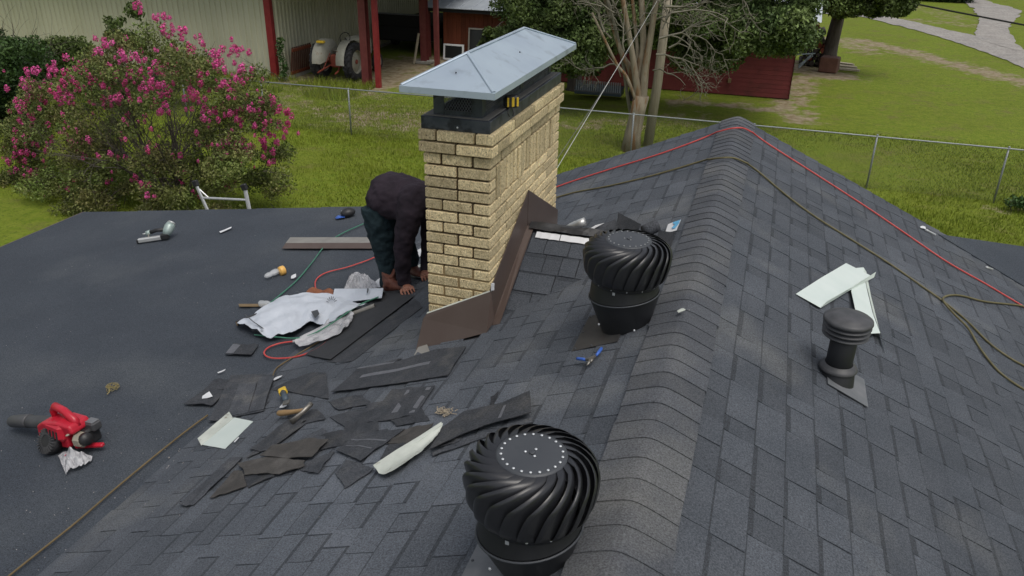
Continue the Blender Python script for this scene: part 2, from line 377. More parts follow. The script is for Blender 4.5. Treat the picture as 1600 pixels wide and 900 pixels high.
def shingles(parent, O, D, A, N, U0, U1, A0, A1, clips, skip=None, phase=0., exp=EXP, tonefn=None, keep=300, baseh=.0, band=.62):
    pieces = []; k = 0; u = U0
    while u < U1:
        a = A0+R_.uniform(-.25, 0); low = R_.random() < .5; lasttone = 1
        while a < A1:
            wdt = R_.choice((.11, .14, .16, .2, .24, .29, .34)); low = not low if R_.random() < .8 else low
            mid = O+D*(u+exp/2)+A*(a+wdt/2)
            if not (skip and skip(mid)):
                tn = R_.uniform(.90, 1.08)*(0.95 if low else 1.03)
                if tonefn: tn *= tonefn(mid)
                mb = MB(); th = .0100 if not low else .0068
                c = shingle_mesh(mb, O, D, A, N, u-.012, u+exp, a, a+wdt-.0055, baseh+.0012, baseh+th, clips, tn)
                if c is not None:
                    pieces.append(((c-CAM).length, mb))
                    # the darker shadow band printed along the head of the recessed tabs
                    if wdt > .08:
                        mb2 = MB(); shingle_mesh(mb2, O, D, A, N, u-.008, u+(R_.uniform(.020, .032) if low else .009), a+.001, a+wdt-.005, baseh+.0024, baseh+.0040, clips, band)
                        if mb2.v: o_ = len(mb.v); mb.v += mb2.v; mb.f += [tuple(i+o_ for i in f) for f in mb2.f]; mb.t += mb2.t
            a += wdt
        u += exp; k += 1
    pieces.sort(key=lambda p: p[0])
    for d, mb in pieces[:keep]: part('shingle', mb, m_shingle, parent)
    if len(pieces) > keep:
        big = MB()
        for d, mb in pieces[keep:]:
            o_ = len(big.v); big.v += mb.v; big.f += [tuple(i+o_ for i in f) for f in mb.f]; big.t += mb.t
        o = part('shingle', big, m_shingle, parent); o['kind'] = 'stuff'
def slab(x0, z0, x1, z1, y0, y1, th, mt, name):
    b = MB(); vs_ = [wv(x0, y0, z0), wv(x1, y0, z1), wv(x1, y1, z1), wv(x0, y1, z0)]
    b.add(vs_+[v-Vector((0, 0, th)) for v in vs_], [(0, 1, 2, 3), (7, 6, 5, 4), (0, 4, 5, 1), (1, 5, 6, 2), (2, 6, 7, 3), (3, 7, 4, 0)])
    return part(name, b, mt, house)
d_ = .012
slL = slab(TL-.02, ZTL-d_-.02*SL, RX, RZ-d_, YS, YE, .12, m_under, 'roof_slope')
slR = slab(RX, RZ-d_, TR+.02, ZTR-d_-.02*SR, YS, YE, .12, m_under, 'roof_slope')
def rolled(x0, z0, x1, z1, rows, name):
    """low-slope roof: rolled roofing in lapped strips running along the ridge"""
    root = slab(x0, z0-.014, x1, z1-.014, YS, YE+.02, .14, m_rolled, name)
    n = rows; sgn = -1 if x1 < x0 else 1
    for i in range(n):
        ua = i/n; ub = (i+1)/n; xa = x0+(x1-x0)*ua; xb = x0+(x1-x0)*ub; za = z0+(z1-z0)*ua; zb = z0+(z1-z0)*ub
        b = MB(); ny = 40
        for j in range(ny+1):
            y = YS+(YE+.03-YS)*j/ny
            b.v += [wv(xa+sgn*-.02, y, za-.006), wv(xb+.001*noise.noise(Vector((i, y*2, 0))), y, zb-.0015), wv(xb, y, zb-.012)]
        for j in range(ny):
            q = j*3; b.f += [(q, q+3, q+4, q+1) if sgn < 0 else (q, q+1, q+4, q+3), (q+1, q+4, q+5, q+2) if sgn < 0 else (q+1, q+2, q+5, q+4)]
        b.t = [1]*len(b.v)
        part('roofing_strip', b, m_rolled, root)
    return root
lowL = rolled(TL, ZTL, EL, ZTL+LOWL*(EL-TL), 6, 'low_roof')
RA, RB_ = Vector((1.665, 7.70, -2.668)), Vector((2.43, 7.60, -3.024)); RC = ray(1600, 387)*(8.6/ray(1600, 387).y)
RC2 = RA+(RC-RA)*2.2; RB2 = RA+(RB_-RA)*2.3
rb_ = MB(); vv_ = [RA+Vector((0, 0, GZ+.012)), RB2+Vector((0, 0, GZ+.012)), RC2+Vector((0, 0, GZ+.012))]
rb_.add(vv_+[v-Vector((0, 0, .12)) for v in vv_], [(0, 1, 2), (5, 4, 3), (0, 3, 4, 1), (1, 4, 5, 2), (2, 5, 3, 0)]); part('low_roof', rb_, m_rolled, house)
def torn(mid):   # stretch below the chimney where the old shingles were pulled off
    x, y = mid.x, mid.y
    if CX0-.01 < x < CX1+.0 and CY0 < y < CY1: return True
    return False
O, D, A, N = slope_basis('R')
LRR = (3.1-RX)*math.hypot(1, SR)
def fade(p):
    d = abs(p.x-RX); v = 1+.10*max(0, noise.noise(p*1.1))+.18*max(0, noise.noise(p*.8+Vector((7, 1, 3))))
    return v
# clip rows are (coefficient on a, coefficient on u, limit)
shingles(slR, O, D, A, N, .135, LRR+.03, 1.2, YE+.02, [(0, 1, LRR+.05), (1, 0, YE+.02)], tonefn=fade)
O, D, A, N = slope_basis('L'); WP = hit(560, 770)
LLL = (RX-TL)*math.hypot(1, SL)
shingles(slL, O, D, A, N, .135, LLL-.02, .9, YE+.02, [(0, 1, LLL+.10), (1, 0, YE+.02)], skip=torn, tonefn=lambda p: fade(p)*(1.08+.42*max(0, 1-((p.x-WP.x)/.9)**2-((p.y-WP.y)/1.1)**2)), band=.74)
# cricket behind the chimney: two small planes
tri = [(CX1, 4.047), (CX1, CB.y), (-.521, CB.y)]
crk = MB()
pA = wv(CX1-.01, 4.03, -2.338); pB = wv(CX1-.01, CB.y, CB.z-.004); pC = wv(-.50, CB.y, CB.z-.004); pD = wv(CX1-.01, 5.44, -2.338)
low_ = Vector((0, 0, -.02))
crk.add([pA, pB, pC, pD, pA+low_*3, pC+low_*3, pD+low_*3], [(0, 2, 1), (1, 2, 3), (4, 0, 3, 6), (0, 4, 5, 2), (2, 5, 6, 3)])
ck = part('cricket_slope', crk, m_under, house, label='small shingled saddle between the chimney and the main slope')
cd = Vector((0, -1, -CRS)).normalized(); cn = Vector((0, -CRS, 1)).normalized()
LC = (CB.y-4.047)*math.hypot(1, CRS); WC = -.521-CX1
# edge from (a=0,u=LC) to (a=WC,u=0): a/WC+u/LC <= 1
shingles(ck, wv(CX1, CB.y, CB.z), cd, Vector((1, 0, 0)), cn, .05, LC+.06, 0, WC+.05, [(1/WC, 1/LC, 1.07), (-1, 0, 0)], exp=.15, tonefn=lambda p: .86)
cd2 = Vector((0, 1, -CRS)).normalized(); cn2 = Vector((0, CRS, 1)).normalized()
shingles(ck, wv(CX1, CB.y, CB.z), cd2, Vector((1, 0, 0)), cn2, .06, LC, 0, WC, [(1/WC, 1/LC, 1.03), (-1, 0, 0)], exp=.15)
# unfinished cricket ridge: felt and white release strips
b = MB()
def strip3(b, P, wv_, th, mxn=None):
    for i in range(len(P)-1): pass
capr = MB(); n = 26
for j in range(n+1):
    x = CX1+.03+(.93)*j/n; 
    for (dy, dz) in ((-.035, .004+.004*math.sin(j*1.3)), (-.02, .022+.006*math.sin(j*.9)), (.01, .034+.008*math.sin(j*.7)), (.05, .022), (.09, -.02)):
        capr.v.append(wv(x, CB.y+dy, CB.z+dz+.006)); 
for j in range(n):
    for q in range(4): capr.f.append((j*5+q, j*5+5+q, j*5+6+q, j*5+1+q))
capr.t = [1]*len(capr.v); part('felt_strip', capr, m_blkpl, ck, label='black felt turned up along the saddle ridge')
for (xa, xb) in ((CX1+.085, CX1+.245), (CX1+.25, CX1+.50)):
    b = MB(); n = 8
    for j in range(n+1):
        x = xa+(xb-xa)*j/n
        for dy in (-.078, -.036): b.v.append(wv(x, CB.y+dy+.003*math.sin(j*2.2), CB.z+dy*-CRS*-1+.016))
    for j in range(n): b.f.append((j*2, j*2+2, j*2+3, j*2+1))
    b.t = [1]*len(b.v); part('release_strip', b, m_paper, ck, label='white release strip under the black felt')
# ridge caps
def capz(s): return RZ-(SL if s < 0 else SR)*(math.sqrt(s*s+.034**2)-.034)*1.0
y = .9; k = 0
while y < YE-.02:
    b = MB(); e = .1225; wl = -.152+R_.uniform(-.004, .004); wr = .165+R_.uniform(-.004, .004); sk_ = R_.uniform(-.004, .004); th = R_.uniform(.007, .0105)
    ns = 12; y1 = min(y+e+.03, YE+.02); b.tone = R_.uniform(.88, 1.10)
    prof = [wl+(wr-wl)*i/ns for i in range(ns+1)]
    vs_ = []
    for (yy, h) in ((y, .007+th), (y1, .007+.002)):
        for s_ in prof: vs_.append(wv(RX+s_, yy+sk_*s_/.15, capz(s_)+h))
    for s_ in prof: vs_.append(wv(RX+s_, y+sk_*s_/.15+.001, capz(s_)+.004))
    m_ = ns+1; fs = []
    for i in range(ns): fs += [(i, i+1, m_+i+1, m_+i), (2*m_+i, 2*m_+i+1, i+1, i)]
    fs += [(2*m_, 0, m_), (ns, 2*m_+ns, m_+ns)]
    b.add(vs_, fs); part('ridge_cap', b, m_cap, house)
    y += e
# gable ends, fascia and walls
b = MB()
b.prism([(TL, ZTL-.13), (EL+.25, ZTL+LOWL*(EL+.25-TL)-.14), (EL+.25, -GZ), (TR-.2, -GZ), (TR-.2, ZTR-.1), (RX, RZ-.13)][::-1], -(YE-.3), -YS-.3,
        Matrix.Translation((0, 0, GZ)) @ Matrix(((1, 0, 0), (0, 0, -1), (0, 1, 0))).to_4x4())
part('wall', b, mat('house_wall', (.42, .38, .30), (.46, .42, .34), ns=4, bump=.3), house)
for (x0, z0, x1, z1) in ((EL, ZTL+LOWL*(EL-TL), TL, ZTL), (TL, ZTL, RX, RZ), (RX, RZ, TR, ZTR)):
    b = MB(); v = [wv(x0, YE+.02, z0-.014), wv(x1, YE+.02, z1-.014), wv(x1, YE+.02, z1-.2), wv(x0, YE+.02, z0-.2)]
    b.add(v+[p+Vector((0, .025, 0)) for p in v], [(0, 1, 2, 3), (7, 6, 5, 4), (0, 4, 5, 1), (1, 5, 6, 2), (2, 6, 7, 3), (3, 7, 4, 0)]); part('fascia_board', b, m_brown, house)
b = MB(); b.box((EL-.03, YS, ZTL+LOWL*(EL-TL)-.2+GZ), (EL, YE+.045, ZTL+LOWL*(EL-TL)-.008+GZ)); part('fascia_board', b, m_brown, house)

# ------------------------------------------------------------------ CHIMNEY
CT = -1.121                       # top of the first course
chb = MB(); JT = .0118; CH = .0677; BD = .0985
chb.box((CX0+.019, CY0+.019, -3.3+GZ), (CX1-.019, CY1-.019, CT-.005+GZ))
chim = part('chimney', chb, m_mortd, house, label='tan brick chimney with a soldier course on its long side and a grey metal cap')
mlo = MB(); zm = CT-12*CH
mlo.box((CX0+.006, CY0+.006, -3.25+GZ), (CX1-.006, CY1-.006, zm+GZ-.004)); part('mortar', mlo, m_mortl, chim, label='flush tan mortar of the lower courses')
def bbox(x0, x1, y0, y1, z0, z1, prot=0):
    b = MB(); j = lambda a=.0016: R_.uniform(-a, a)
    cx, cy, cz = (x0+x1)/2, (y0+y1)/2, (z0+z1)/2
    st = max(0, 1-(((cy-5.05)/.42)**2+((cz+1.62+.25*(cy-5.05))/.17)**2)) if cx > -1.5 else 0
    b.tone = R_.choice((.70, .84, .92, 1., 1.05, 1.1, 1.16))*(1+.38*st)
    hx, hy, hz = (x1-x0)/2, (y1-y0)/2, (z1-z0)/2
    M_ = Matrix.Translation((cx+j(), cy+j(), cz+GZ+j(.0012))) @ Matrix.Rotation(j(.012), 4, 'Z') @ Matrix.Rotation(j(.008), 4, 'X')
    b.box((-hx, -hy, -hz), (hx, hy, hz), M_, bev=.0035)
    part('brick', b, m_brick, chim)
def run(a0, a1, n): 
    w_ = (a1-a0)/n; return [(a0+i*w_+JT/2, a0+(i+1)*w_-JT/2) for i in range(n)]
for k in range(22):
    c = .021 if k < 2 else 0
    x0, x1, y0, y1 = CX0-c, CX1+c, CY0-c, CY1+c
    z1 = CT-k*CH; z0 = z1-CH+JT; kk = k+1
    sold = kk in (4, 5, 6)
    A_ = (kk % 2 == 0) or sold
    xm = (x0+x1)/2
    if kk > 3 and z1 < roof_main(CX0)-.05: break
    if A_:
        for (a, b_) in run(x0-JT/2, x1+JT/2, 2):
            bbox(a, b_, y0, y0+BD, z0, z1)
        s0, s1 = y0+BD+JT/2, y1+JT/2
    else:
        bbox(x0+BD+JT, x1-BD-JT, y0, y0+BD, z0, z1)
        s0, s1 = y0-JT/2, y1-BD-JT/2
    if sold:
        for xx in ((x1-BD, x1), (x0, x0+BD)): bbox(xx[0], xx[1], y1-BD, y1, z0, z1)
    else:
        for (a, b_) in run(s0, s1, 7):
            bbox(x1-BD, x1, a, b_, z0, z1); bbox(x0, x0+BD, a, b_, z0, z1)
        if not A_:
            for (a, b_) in run(x0-JT/2, x1+JT/2, 2): bbox(a, b_, y1-BD, y1, z0, z1)
        else: bbox(x0+BD+JT, x1-BD-JT, y1-BD, y1, z0, z1)
zs1 = CT-3*CH; zs0 = CT-6*CH+JT
for (a, b_) in run(CY0+BD+JT/2, CY1-BD-JT/2, 19):
    o_ = R_.choice((-.007, -.002, .003, .005))
    bbox(CX1-BD, CX1+o_, a+.0024, b_-.0024, zs0+R_.uniform(-.004, .002), zs1); bbox(CX0+o_, CX0+BD, a, b_, zs0, zs1)
# curb, legs, screen, hipped cap
zc0, zc1 = CT+.001, -1.050
b = MB(); b.box((CX0-.012, CY0+.004, zc0+GZ), (CX1-.002, CY1+.012, zc1+GZ), bev=.003); part('chimney_curb', b, m_galvd, chim, label='blue-grey sheet metal curb on top of the bricks')
b = MB(); b.box((CX0+.004, CY0+.02, zc1+GZ+.0005), (CX1-.018, CY1-.004, zc1+GZ+.004)); part('curb_top', b, m_curbtop, chim)
KX0, KX1, KY0, KY1, ZE = -1.86, -1.33, 3.90, 5.66, -.872
LX0, LX1, LY0, LY1 = -1.735, -1.452, 4.055, 5.46
b = MB()
for (xx, yy, sx, sy) in ((LX0, LY0, 1, 1), (LX1, LY0, -1, 1), (LX0, LY1, 1, -1), (LX1, LY1, -1, -1), (LX0, 4.75, 1, 1), (LX1, 4.75, -1, 1)):
    q = MB(); xa, xb = sorted((xx, xx+sx*.062)); ya, yb = sorted((yy, yy+sy*.006)); q.box((xa, ya, zc1+.003+GZ), (xb, yb, ZE+GZ+.01))
    xa, xb = sorted((xx, xx+sx*.006)); ya, yb = sorted((yy+sy*.0065, yy+sy*.06)); q.box((xa, ya, zc1+.003+GZ), (xb, yb, ZE+GZ+.01)); part('cap_leg', q, m_galvd, chim)
q = MB(); q.box((LX0+.065, LY0+.001, zc1+.004+GZ), (LX1-.065, LY0+.007, zc1+.03+GZ)); q.box((LX1-.007, LY0+.07, zc1+.004+GZ), (LX1-.001, LY1-.07, zc1+.028+GZ)); q.box((LX0+.001, LY0+.07, zc1+.004+GZ), (LX0+.007, LY1-.07, zc1+.028+GZ)); part('screen_frame', q, m_galvd, chim)
def expanded(p0, ux, L, h, nm):
    q = MB(); s = .016; n = int(L/s)
    for i in range(-int(h/s*1.6), n+1):
        for sg in (1, -1):
            a = i*s; 
            pts = []
            t0 = max(0, -a); t1 = min(h/1.6, L-a)
            if sg < 0: pass
            if t1 <= t0: continue
            if sg > 0: A0_ = p0+ux*(a+t0)+Vector((0, 0, t0*1.6)); B0_ = p0+ux*(a+t1)+Vector((0, 0, t1*1.6))
            else: A0_ = p0+ux*(L-a-t0)+Vector((0, 0, t0*1.6)); B0_ = p0+ux*(L-a-t1)+Vector((0, 0, t1*1.6))
            q.tube([A0_, B0_], .0012, 3)
    part(nm, q, m_gflash, chim)
hh = ZE-zc1
expanded(wv(LX0+.06, LY0+.004, zc1+.02), Vector((1, 0, 0)), LX1-LX0-.12, hh-.02, 'spark_screen')
expanded(wv(LX1-.004, LY0+.06, zc1+.02), Vector((0, 1, 0)), LY1-LY0-.12, hh-.02, 'spark_screen')
expanded(wv(LX0+.004, LY0+.06, zc1+.02), Vector((0, 1, 0)), LY1-LY0-.12, hh-.02, 'spark_screen')
q = MB(); q.box((LX0+.03, LY0+.12, zc1+.004+GZ), (LX1-.05, LY1-.05, zc1+.02+GZ)); part('flue_top', q, m_dark, chim)
pk0, pk1 = Vector((-1.595, 4.22, -.735+GZ)), Vector((-1.595, 5.28, -.735+GZ))
e = [wv(KX0, KY0, ZE), wv(KX1, KY0, ZE), wv(KX1, KY1, ZE), wv(KX0, KY1, ZE)]
def panel(vv, nm='cap_panel'):
    q = MB(); nn = (vv[1]-vv[0]).cross(vv[2]-vv[0]).normalized()
    if nn.z < 0: vv = vv[::-1]; nn = -nn
    n = len(vv); q.add(list(vv)+[p-nn*.004 for p in vv], [tuple(range(n)), tuple(range(2*n-1, n-1, -1))]+[(i, n+i, n+(i+1) % n, (i+1) % n) for i in range(n)])
    part(nm, q, m_galv, chim)
panel([e[0], e[1], pk0]); panel([e[1], e[2], pk1, pk0]); panel([e[2], e[3], pk1]); panel([e[3], e[0], pk0, pk1])
for i in range(4):
    a, b_ = e[i], e[(i+1) % 4]; q = MB(); out = ((a+b_)/2-Vector(((KX0+KX1)/2, (KY0+KY1)/2, ZE+GZ))); out.z = 0; out.normalize(); dn = Vector((0, 0, -.034))
    v = [a+out*.002, b_+out*.002, b_+out*.004+dn, a+out*.004+dn]; q.add(v+[p-out*.006 for p in v], [(0, 1, 2, 3), (7, 6, 5, 4), (0, 4, 5, 1), (1, 5, 6, 2), (2, 6, 7, 3), (3, 7, 4, 0)]); part('cap_lip', q, m_galv, chim)
for (a, b_) in ((e[0], pk0), (e[1], pk0), (e[2], pk1), (e[3], pk1), (pk0, pk1)):
    q = MB(); d = (b_-a).normalized(); q.tube([a+d*.01+Vector((0, 0, .003)), b_-d*.004+Vector((0, 0, .004))], (.011, .005), 8) if False else q.tube([a+d*.01+Vector((0, 0, .002)), b_+Vector((0, 0, .003))], [(.006, .011)]*2, 8); part('cap_seam', q, m_galv, chim)
for P in (Vector((-1.59, 4.03, -.808+GZ)), Vector((-1.46, 4.75, -.802+GZ))):
    q = MB(); q.ell(P, (.0045, .0045, .0045), n=8, m=6); part('cap_screw', q, m_dark, chim)
q = MB(); q.ell((-1.58, CY0+.003, -1.098+GZ), (.006, .004, .006), n=8, m=6); part('curb_screw', q, m_rivet, chim)
# chimney flashing: brown painted metal
def plate(pts, n_, th, nm, lb=None, mt=None):
    q = MB(); n = len(pts); pts = [Vector(p) for p in pts]; n_ = Vector(n_)
    q.add([p+n_*th for p in pts]+pts, [tuple(range(n)), tuple(range(2*n-1, n-1, -1))]+[(i, n+i, n+(i+1) % n, (i+1) % n) for i in range(n)])
    return part(nm, q, mt or m_brown, chim, label=lb)
fx = CX1+.006
zA = RZ+SL*(CX1-RX)
plate([wv(fx, 4.0, zA-.03), wv(fx, CB.y, CB.z-.03), wv(fx, CB.y+.01, -1.662), wv(fx, 4.0, zA+.26)], (1, 0, 0), .004, 'side_flashing', 'brown side flashing rising to a peak against the bricks')
plate([wv(fx+.003, CB.y-.005, CB.z-.03), wv(fx+.003, CY1+.02, roof_main(CX1)-.02), wv(fx+.003, CY1+.02, -2.062), wv(fx+.003, CB.y-.005, -1.655)], (1, 0, 0), .004, 'side_flashing')
# kick-out leg on the cricket surface
n2 = cn
plate([wv(fx, 4.02, zA+.008), wv(fx+.055, 4.02, zA+.008+.02), wv(fx+.05, CB.y, CB.z+.012), wv(fx, CB.y, CB.z+.012)], n2, .003, 'side_flashing')
fy = CY0-.006; zL = roof_main(CX0)
ap = [wv(CX0-.055, fy-.085, zL-.03), wv(CX1+.012, fy-.075, zA+.01), wv(CX1+.04, fy-.02, zA+.07), wv(CX1+.012, fy, zA+.245), wv(CX0-.012, fy, zL+.195), wv(CX0-.03, fy-.01, zL+.165)]
plate(ap, (0, -1, .25), .004, 'apron_flashing', 'brown apron flashing across the low front of the chimney')
plate([wv(CX0-.012, fy-.001, zL+.195), wv(CX1+.014, fy-.001, zA+.245), wv(CX1+.014, fy+.008, zA+.251), wv(CX0-.012, fy+.008, zL+.201)], (0, -.3, 1), .002, 'sealant_bead', None, m_whited)
plate([wv(CX1+.014, fy-.004, zA+.255), wv(CX1+.014, fy-.004, zA+.30), wv(CX1+.03, fy+.004, zA+.30), wv(CX1+.03, fy+.004, zA+.255)], (0, -1, 0), .006, 'flashing_tab', 'small white tab at the corner of the flashing', m_paper)
plate([hit(647, 556, .004), hit(672, 553, .006), hit(663, 532, .03)], (0, 0, 1), .003, 'flashing_corner', 'pale metal corner under the apron', m_gmetal)

# ================================================================== TURBINE VENTS
def turbine(x, y, zp, D, spin, label, nb=22, rs_=1., mrv=None, mfp=None):
    """wind turbine vent; zp height of its top plate, D head diameter, axis upright"""
    root = empty('turbine_vent', (x, y, zp+GZ-(HH := .175*D/.37)), label, 'roof vent', 'black turbine vents standing on the left slope')
    mx = lambda: I4.copy()
    R0 = D/2; h = HH; zt = h; rp = R0*.53
    rb = R0*.80
    def rad(t):      # t 0 top .. 1 bottom
        a = t*1.0
        top = rp+(R0-rp)*math.sin(min(1, t/.52)*math.pi/2)**.85
        return top if t < .52 else rb+(R0-rb)*math.cos((t-.52)/.48*math.pi/2)**.8
    def hz(t):       # height
        return zt-(h*.36)*(1-math.cos(min(1, t/.52)*math.pi/2)) if t < .52 else (zt-h*.36)-(h*.64)*math.sin((t-.52)/.48*math.pi/2)
    nt = 16
    proto = None
    b = MB(); cols = 8; wa = 2*math.pi/nb*1.34; tw = .95
    for i in range(nt+1):
        t = i/nt; r = rad(t); z = hz(t)
        for j in range(cols):
            s = j/(cols-1); ang = -tw*(1-(1-t)**2.4)-(s-.5)*wa
            # the leading edge stands proud of the neighbour it laps, the trailing edge tucks under
            lift = (-.028+.050*s)*math.sin(math.pi*min(1, .10+t*.95))**.55*(D/.37)*(1 if t > .02 else .3)
            curl = -.010*max(0, s-.86)/.14*math.sin(math.pi*t)
            rr = r+lift*.62+curl
            b.v.append((rr*math.cos(ang), rr*math.sin(ang), z+.004*s))
    for i in range(nt):
        for j in range(cols-1):
            a = i*cols+j; b.f.append((a, a+1, a+cols+1, a+cols))
    b.t = [1]*len(b.v); me = b.mesh('blade', m_black, True)
    for k in range(nb):
        o = bpy.data.objects.new('blade', me); COL.objects.link(o); o.parent = root; o.matrix_basis = Matrix.Rotation(2*math.pi*k/nb+spin, 4, 'Z')
        if k == 0:
            sm = o.modifiers.new('thickness', 'SOLIDIFY'); sm.thickness = .0012
    b = MB(); b.lathe([(0.001, zt+.008), (rp*.25, zt+.0085), (rp*.9, zt+.007), (rp*1.02, zt+.004), (rp*1.03, zt-.002), (rp*.9, zt-.004)], 48, caps=True); pl = part('top_plate', b, m_plate, root, True, I4)
    rv = MB(); rv.ell((0, 0, 0), (.0046*rs_*D/.37, .0046*rs_*D/.37, .003), n=8, m=5); rme = rv.mesh('rivet', mrv or m_rivet, True)
    nr = 22
    for k in range(nr):
        a = 2*math.pi*k/nr+.1; o = bpy.data.objects.new('rivet', rme); COL.objects.link(o); o.parent = pl; o.matrix_basis = Matrix.Translation((rp*.88*math.cos(a), rp*.88*math.sin(a), zt+.009))
    for a in (1.2, 3.3, 5.4):
        o = bpy.data.objects.new('rivet', rme); COL.objects.link(o); o.parent = pl; o.matrix_basis = Matrix.Translation((.02*math.cos(a), .02*math.sin(a), zt+.0105))
    b = MB(); b.lathe([(.009, zt+.008), (.009, zt+.012), (.006, zt+.013)], 16); part('hub', b, m_plate, pl, True, I4)
    b = MB(); b.lathe([(rb*.96, .012), (rb*1.02, .008), (rb*1.02, -.012), (rb*.96, -.014)], 40, caps=False); part('lower_ring', b, m_black, root, True, I4)
    for k in range(14):
        a = 2*math.pi*k/14; o = bpy.data.objects.new('rivet', rme); COL.objects.link(o); o.parent = root; o.matrix_basis = Matrix.Translation((rb*1.02*math.cos(a), rb*1.02*math.sin(a), -.003)) @ Matrix.Rotation(a, 4, 'Z') @ Matrix.Rotation(math.pi/2, 4, 'Y')
    b = MB(); b.lathe([(rb*.80, .03), (rb*.80, -.02), (rb*.84, -.05)], 32); part('throat', b, m_dark, root, True, I4)
    # two-piece adjustable base: collar, tilted bead, cone cut by the slope
    z1 = -.075*D/.37; zr = roof_z(x, y)-(zp-h)
    tilt = Matrix.Translation((0, 0, z1)) @ Matrix.Rotation(math.radians(-9), 4, 'Y')
    b = MB(); n = 40; R1 = rb*.985; R2 = R0*.84
    for k in range(n):
        a = 2*math.pi*k/n; c, s = math.cos(a), math.sin(a)
        for (r, z, tl) in ((R1, -.012, 0), (R1*1.02, z1*.5, .5), (R2*.99, 0.006, 1)):
            p = Vector((r*c, r*s, z)) if tl < 1 else tilt @ Vector((r*c, r*s, z)); b.v.append(tuple(p))
    for k in range(n):
        for j in range(2): k2 = (k+1) % n; b.f.append((k*3+j, k*3+j+1, k2*3+j+1, k2*3+j))
    b.t = [1]*len(b.v); part('collar', b, m_blackm, root, True, I4)
    b = MB(); pts = [tilt @ Vector((R2*1.01*math.cos(2*math.pi*k/n), R2*1.01*math.sin(2*math.pi*k/n), 0)) for k in range(n+1)]; b.tube(pts, .0042, 6); part('bead', b, m_plate, root, True, I4)
    b = MB()
    for k in range(n):
        a = 2*math.pi*k/n; c, s = math.cos(a), math.sin(a); p = tilt @ Vector((R2*c, R2*s, -.003)); b.v.append(tuple(p))
        r = R2*.70; q = Vector((r*c+.028, r*s, 0)); q.z = zr+SL*q.x+.006; b.v.append(tuple(q))
    for k in range(n): k2 = (k+1) % n; b.f.append((k*2, k*2+1, k2*2+1, k2*2))
    b.t = [1]*len(b.v); part('base_cone', b, m_blackm, root, True, I4)
    nL = Vector((-SL, 0, 1)).normalized(); dx = Vector((1, 0, SL)).normalized()
    F = Matrix((dx, Vector((0, 1, 0)), nL)).transposed().to_4x4(); F.translation = Vector((0, 0, zr+.010))
    b = MB(); b.box((-.225, -.20, 0), (.02, .20, .0025), F); part('flashing_plate', b, mfp or m_gflash, root, False, I4)
    for (sx, sy) in ((-.21, -.18), (-.21, .18), (-.21, 0), (-.12, -.185)):
        b = MB(); b.ell(F @ Vector((sx, sy, .004)), (.006, .006, .003), n=8, m=5); part('screw', b, m_plate, root, True, I4)
    for a in (-1.0, -2.2, -.4):
        p = Vector((R2*.9*math.cos(a), R2*.9*math.sin(a), zr*.7+z1*.3)); b = MB(); b.ell(p, (.006, .006, .006), n=8, m=5); part('screw', b, m_rivet, root, True, I4)
    b = MB(); b.box((-.006, -R1-.004, -.028), (.006, -R1, -.008)); part('lock_tab', b, m_rivet, root, False, Matrix.Rotation(-.15, 4, 'Z'))
    return root
turbine(-.523, 1.905, -1.503, .404, .2, 'black turbine vent closest to the camera, white rivets ringing its large round top plate')
turbine(-.540, 3.60, -1.455, .414, .55, 'black turbine vent beside the chimney saddle, seen more from the side', rs_=.72, mrv=m_rivetd, mfp=m_plated)

# ================================================================== PLUMBING / FLUE VENT
px_, py_ = .535, 3.83
zb = roof_z(px_, py_)
pv = empty('vent_pipe', (px_, py_, zb+GZ), 'black flue pipe with a round louvred cap on the right slope', 'vent pipe')
b = MB(); b.lathe([(.064, -.05), (.064, .30)], 28, caps=True); part('pipe', b, m_blackm, pv, True, I4)
b = MB(); b.lathe([(.066, .068), (.093, .060), (.095, .066), (.088, .078), (.067, .092)], 36, caps=False); part('storm_collar', b, m_dgrpl, pv, True, I4)
b = MB(); b.lathe([(.092, -.03), (.084, .05), (.070, .065)], 32, caps=False); part('flashing_cone', b, m_blackm, pv, True, I4)
nR_ = Vector((SR, 0, 1)).normalized(); dxr = Vector((1, 0, -SR)).normalized(); F = Matrix((dxr, Vector((0, 1, 0)), nR_)).transposed().to_4x4()
b = MB(); b.box((-.06, -.135, .0125), (.165, .135, .016), F); part('flashing_plate', b, m_gflash, pv, False, I4)
for i, (r, z) in enumerate(((.110, .256), (.113, .281), (.115, .306))):
    b = MB(); b.lathe([(r*.7, z+.010), (r*.97, z-.003), (r, z), (r, z+.004), (r*.72, z+.014)], 40, caps=False); part('louvre', b, m_dgrpl, pv, True, I4)
b = MB(); b.lathe([(.115, .326), (.118, .332), (.116, .342), (.107, .349), (.092, .352), (.088, .356), (.05, .362), (.001, .364)], 44, caps=True); part('cap', b, m_dgrpl, pv, True, I4)
b = MB(); b.lathe([(.082, .255), (.082, .33)], 24); part('cap_core', b, m_dark, pv, True, I4)

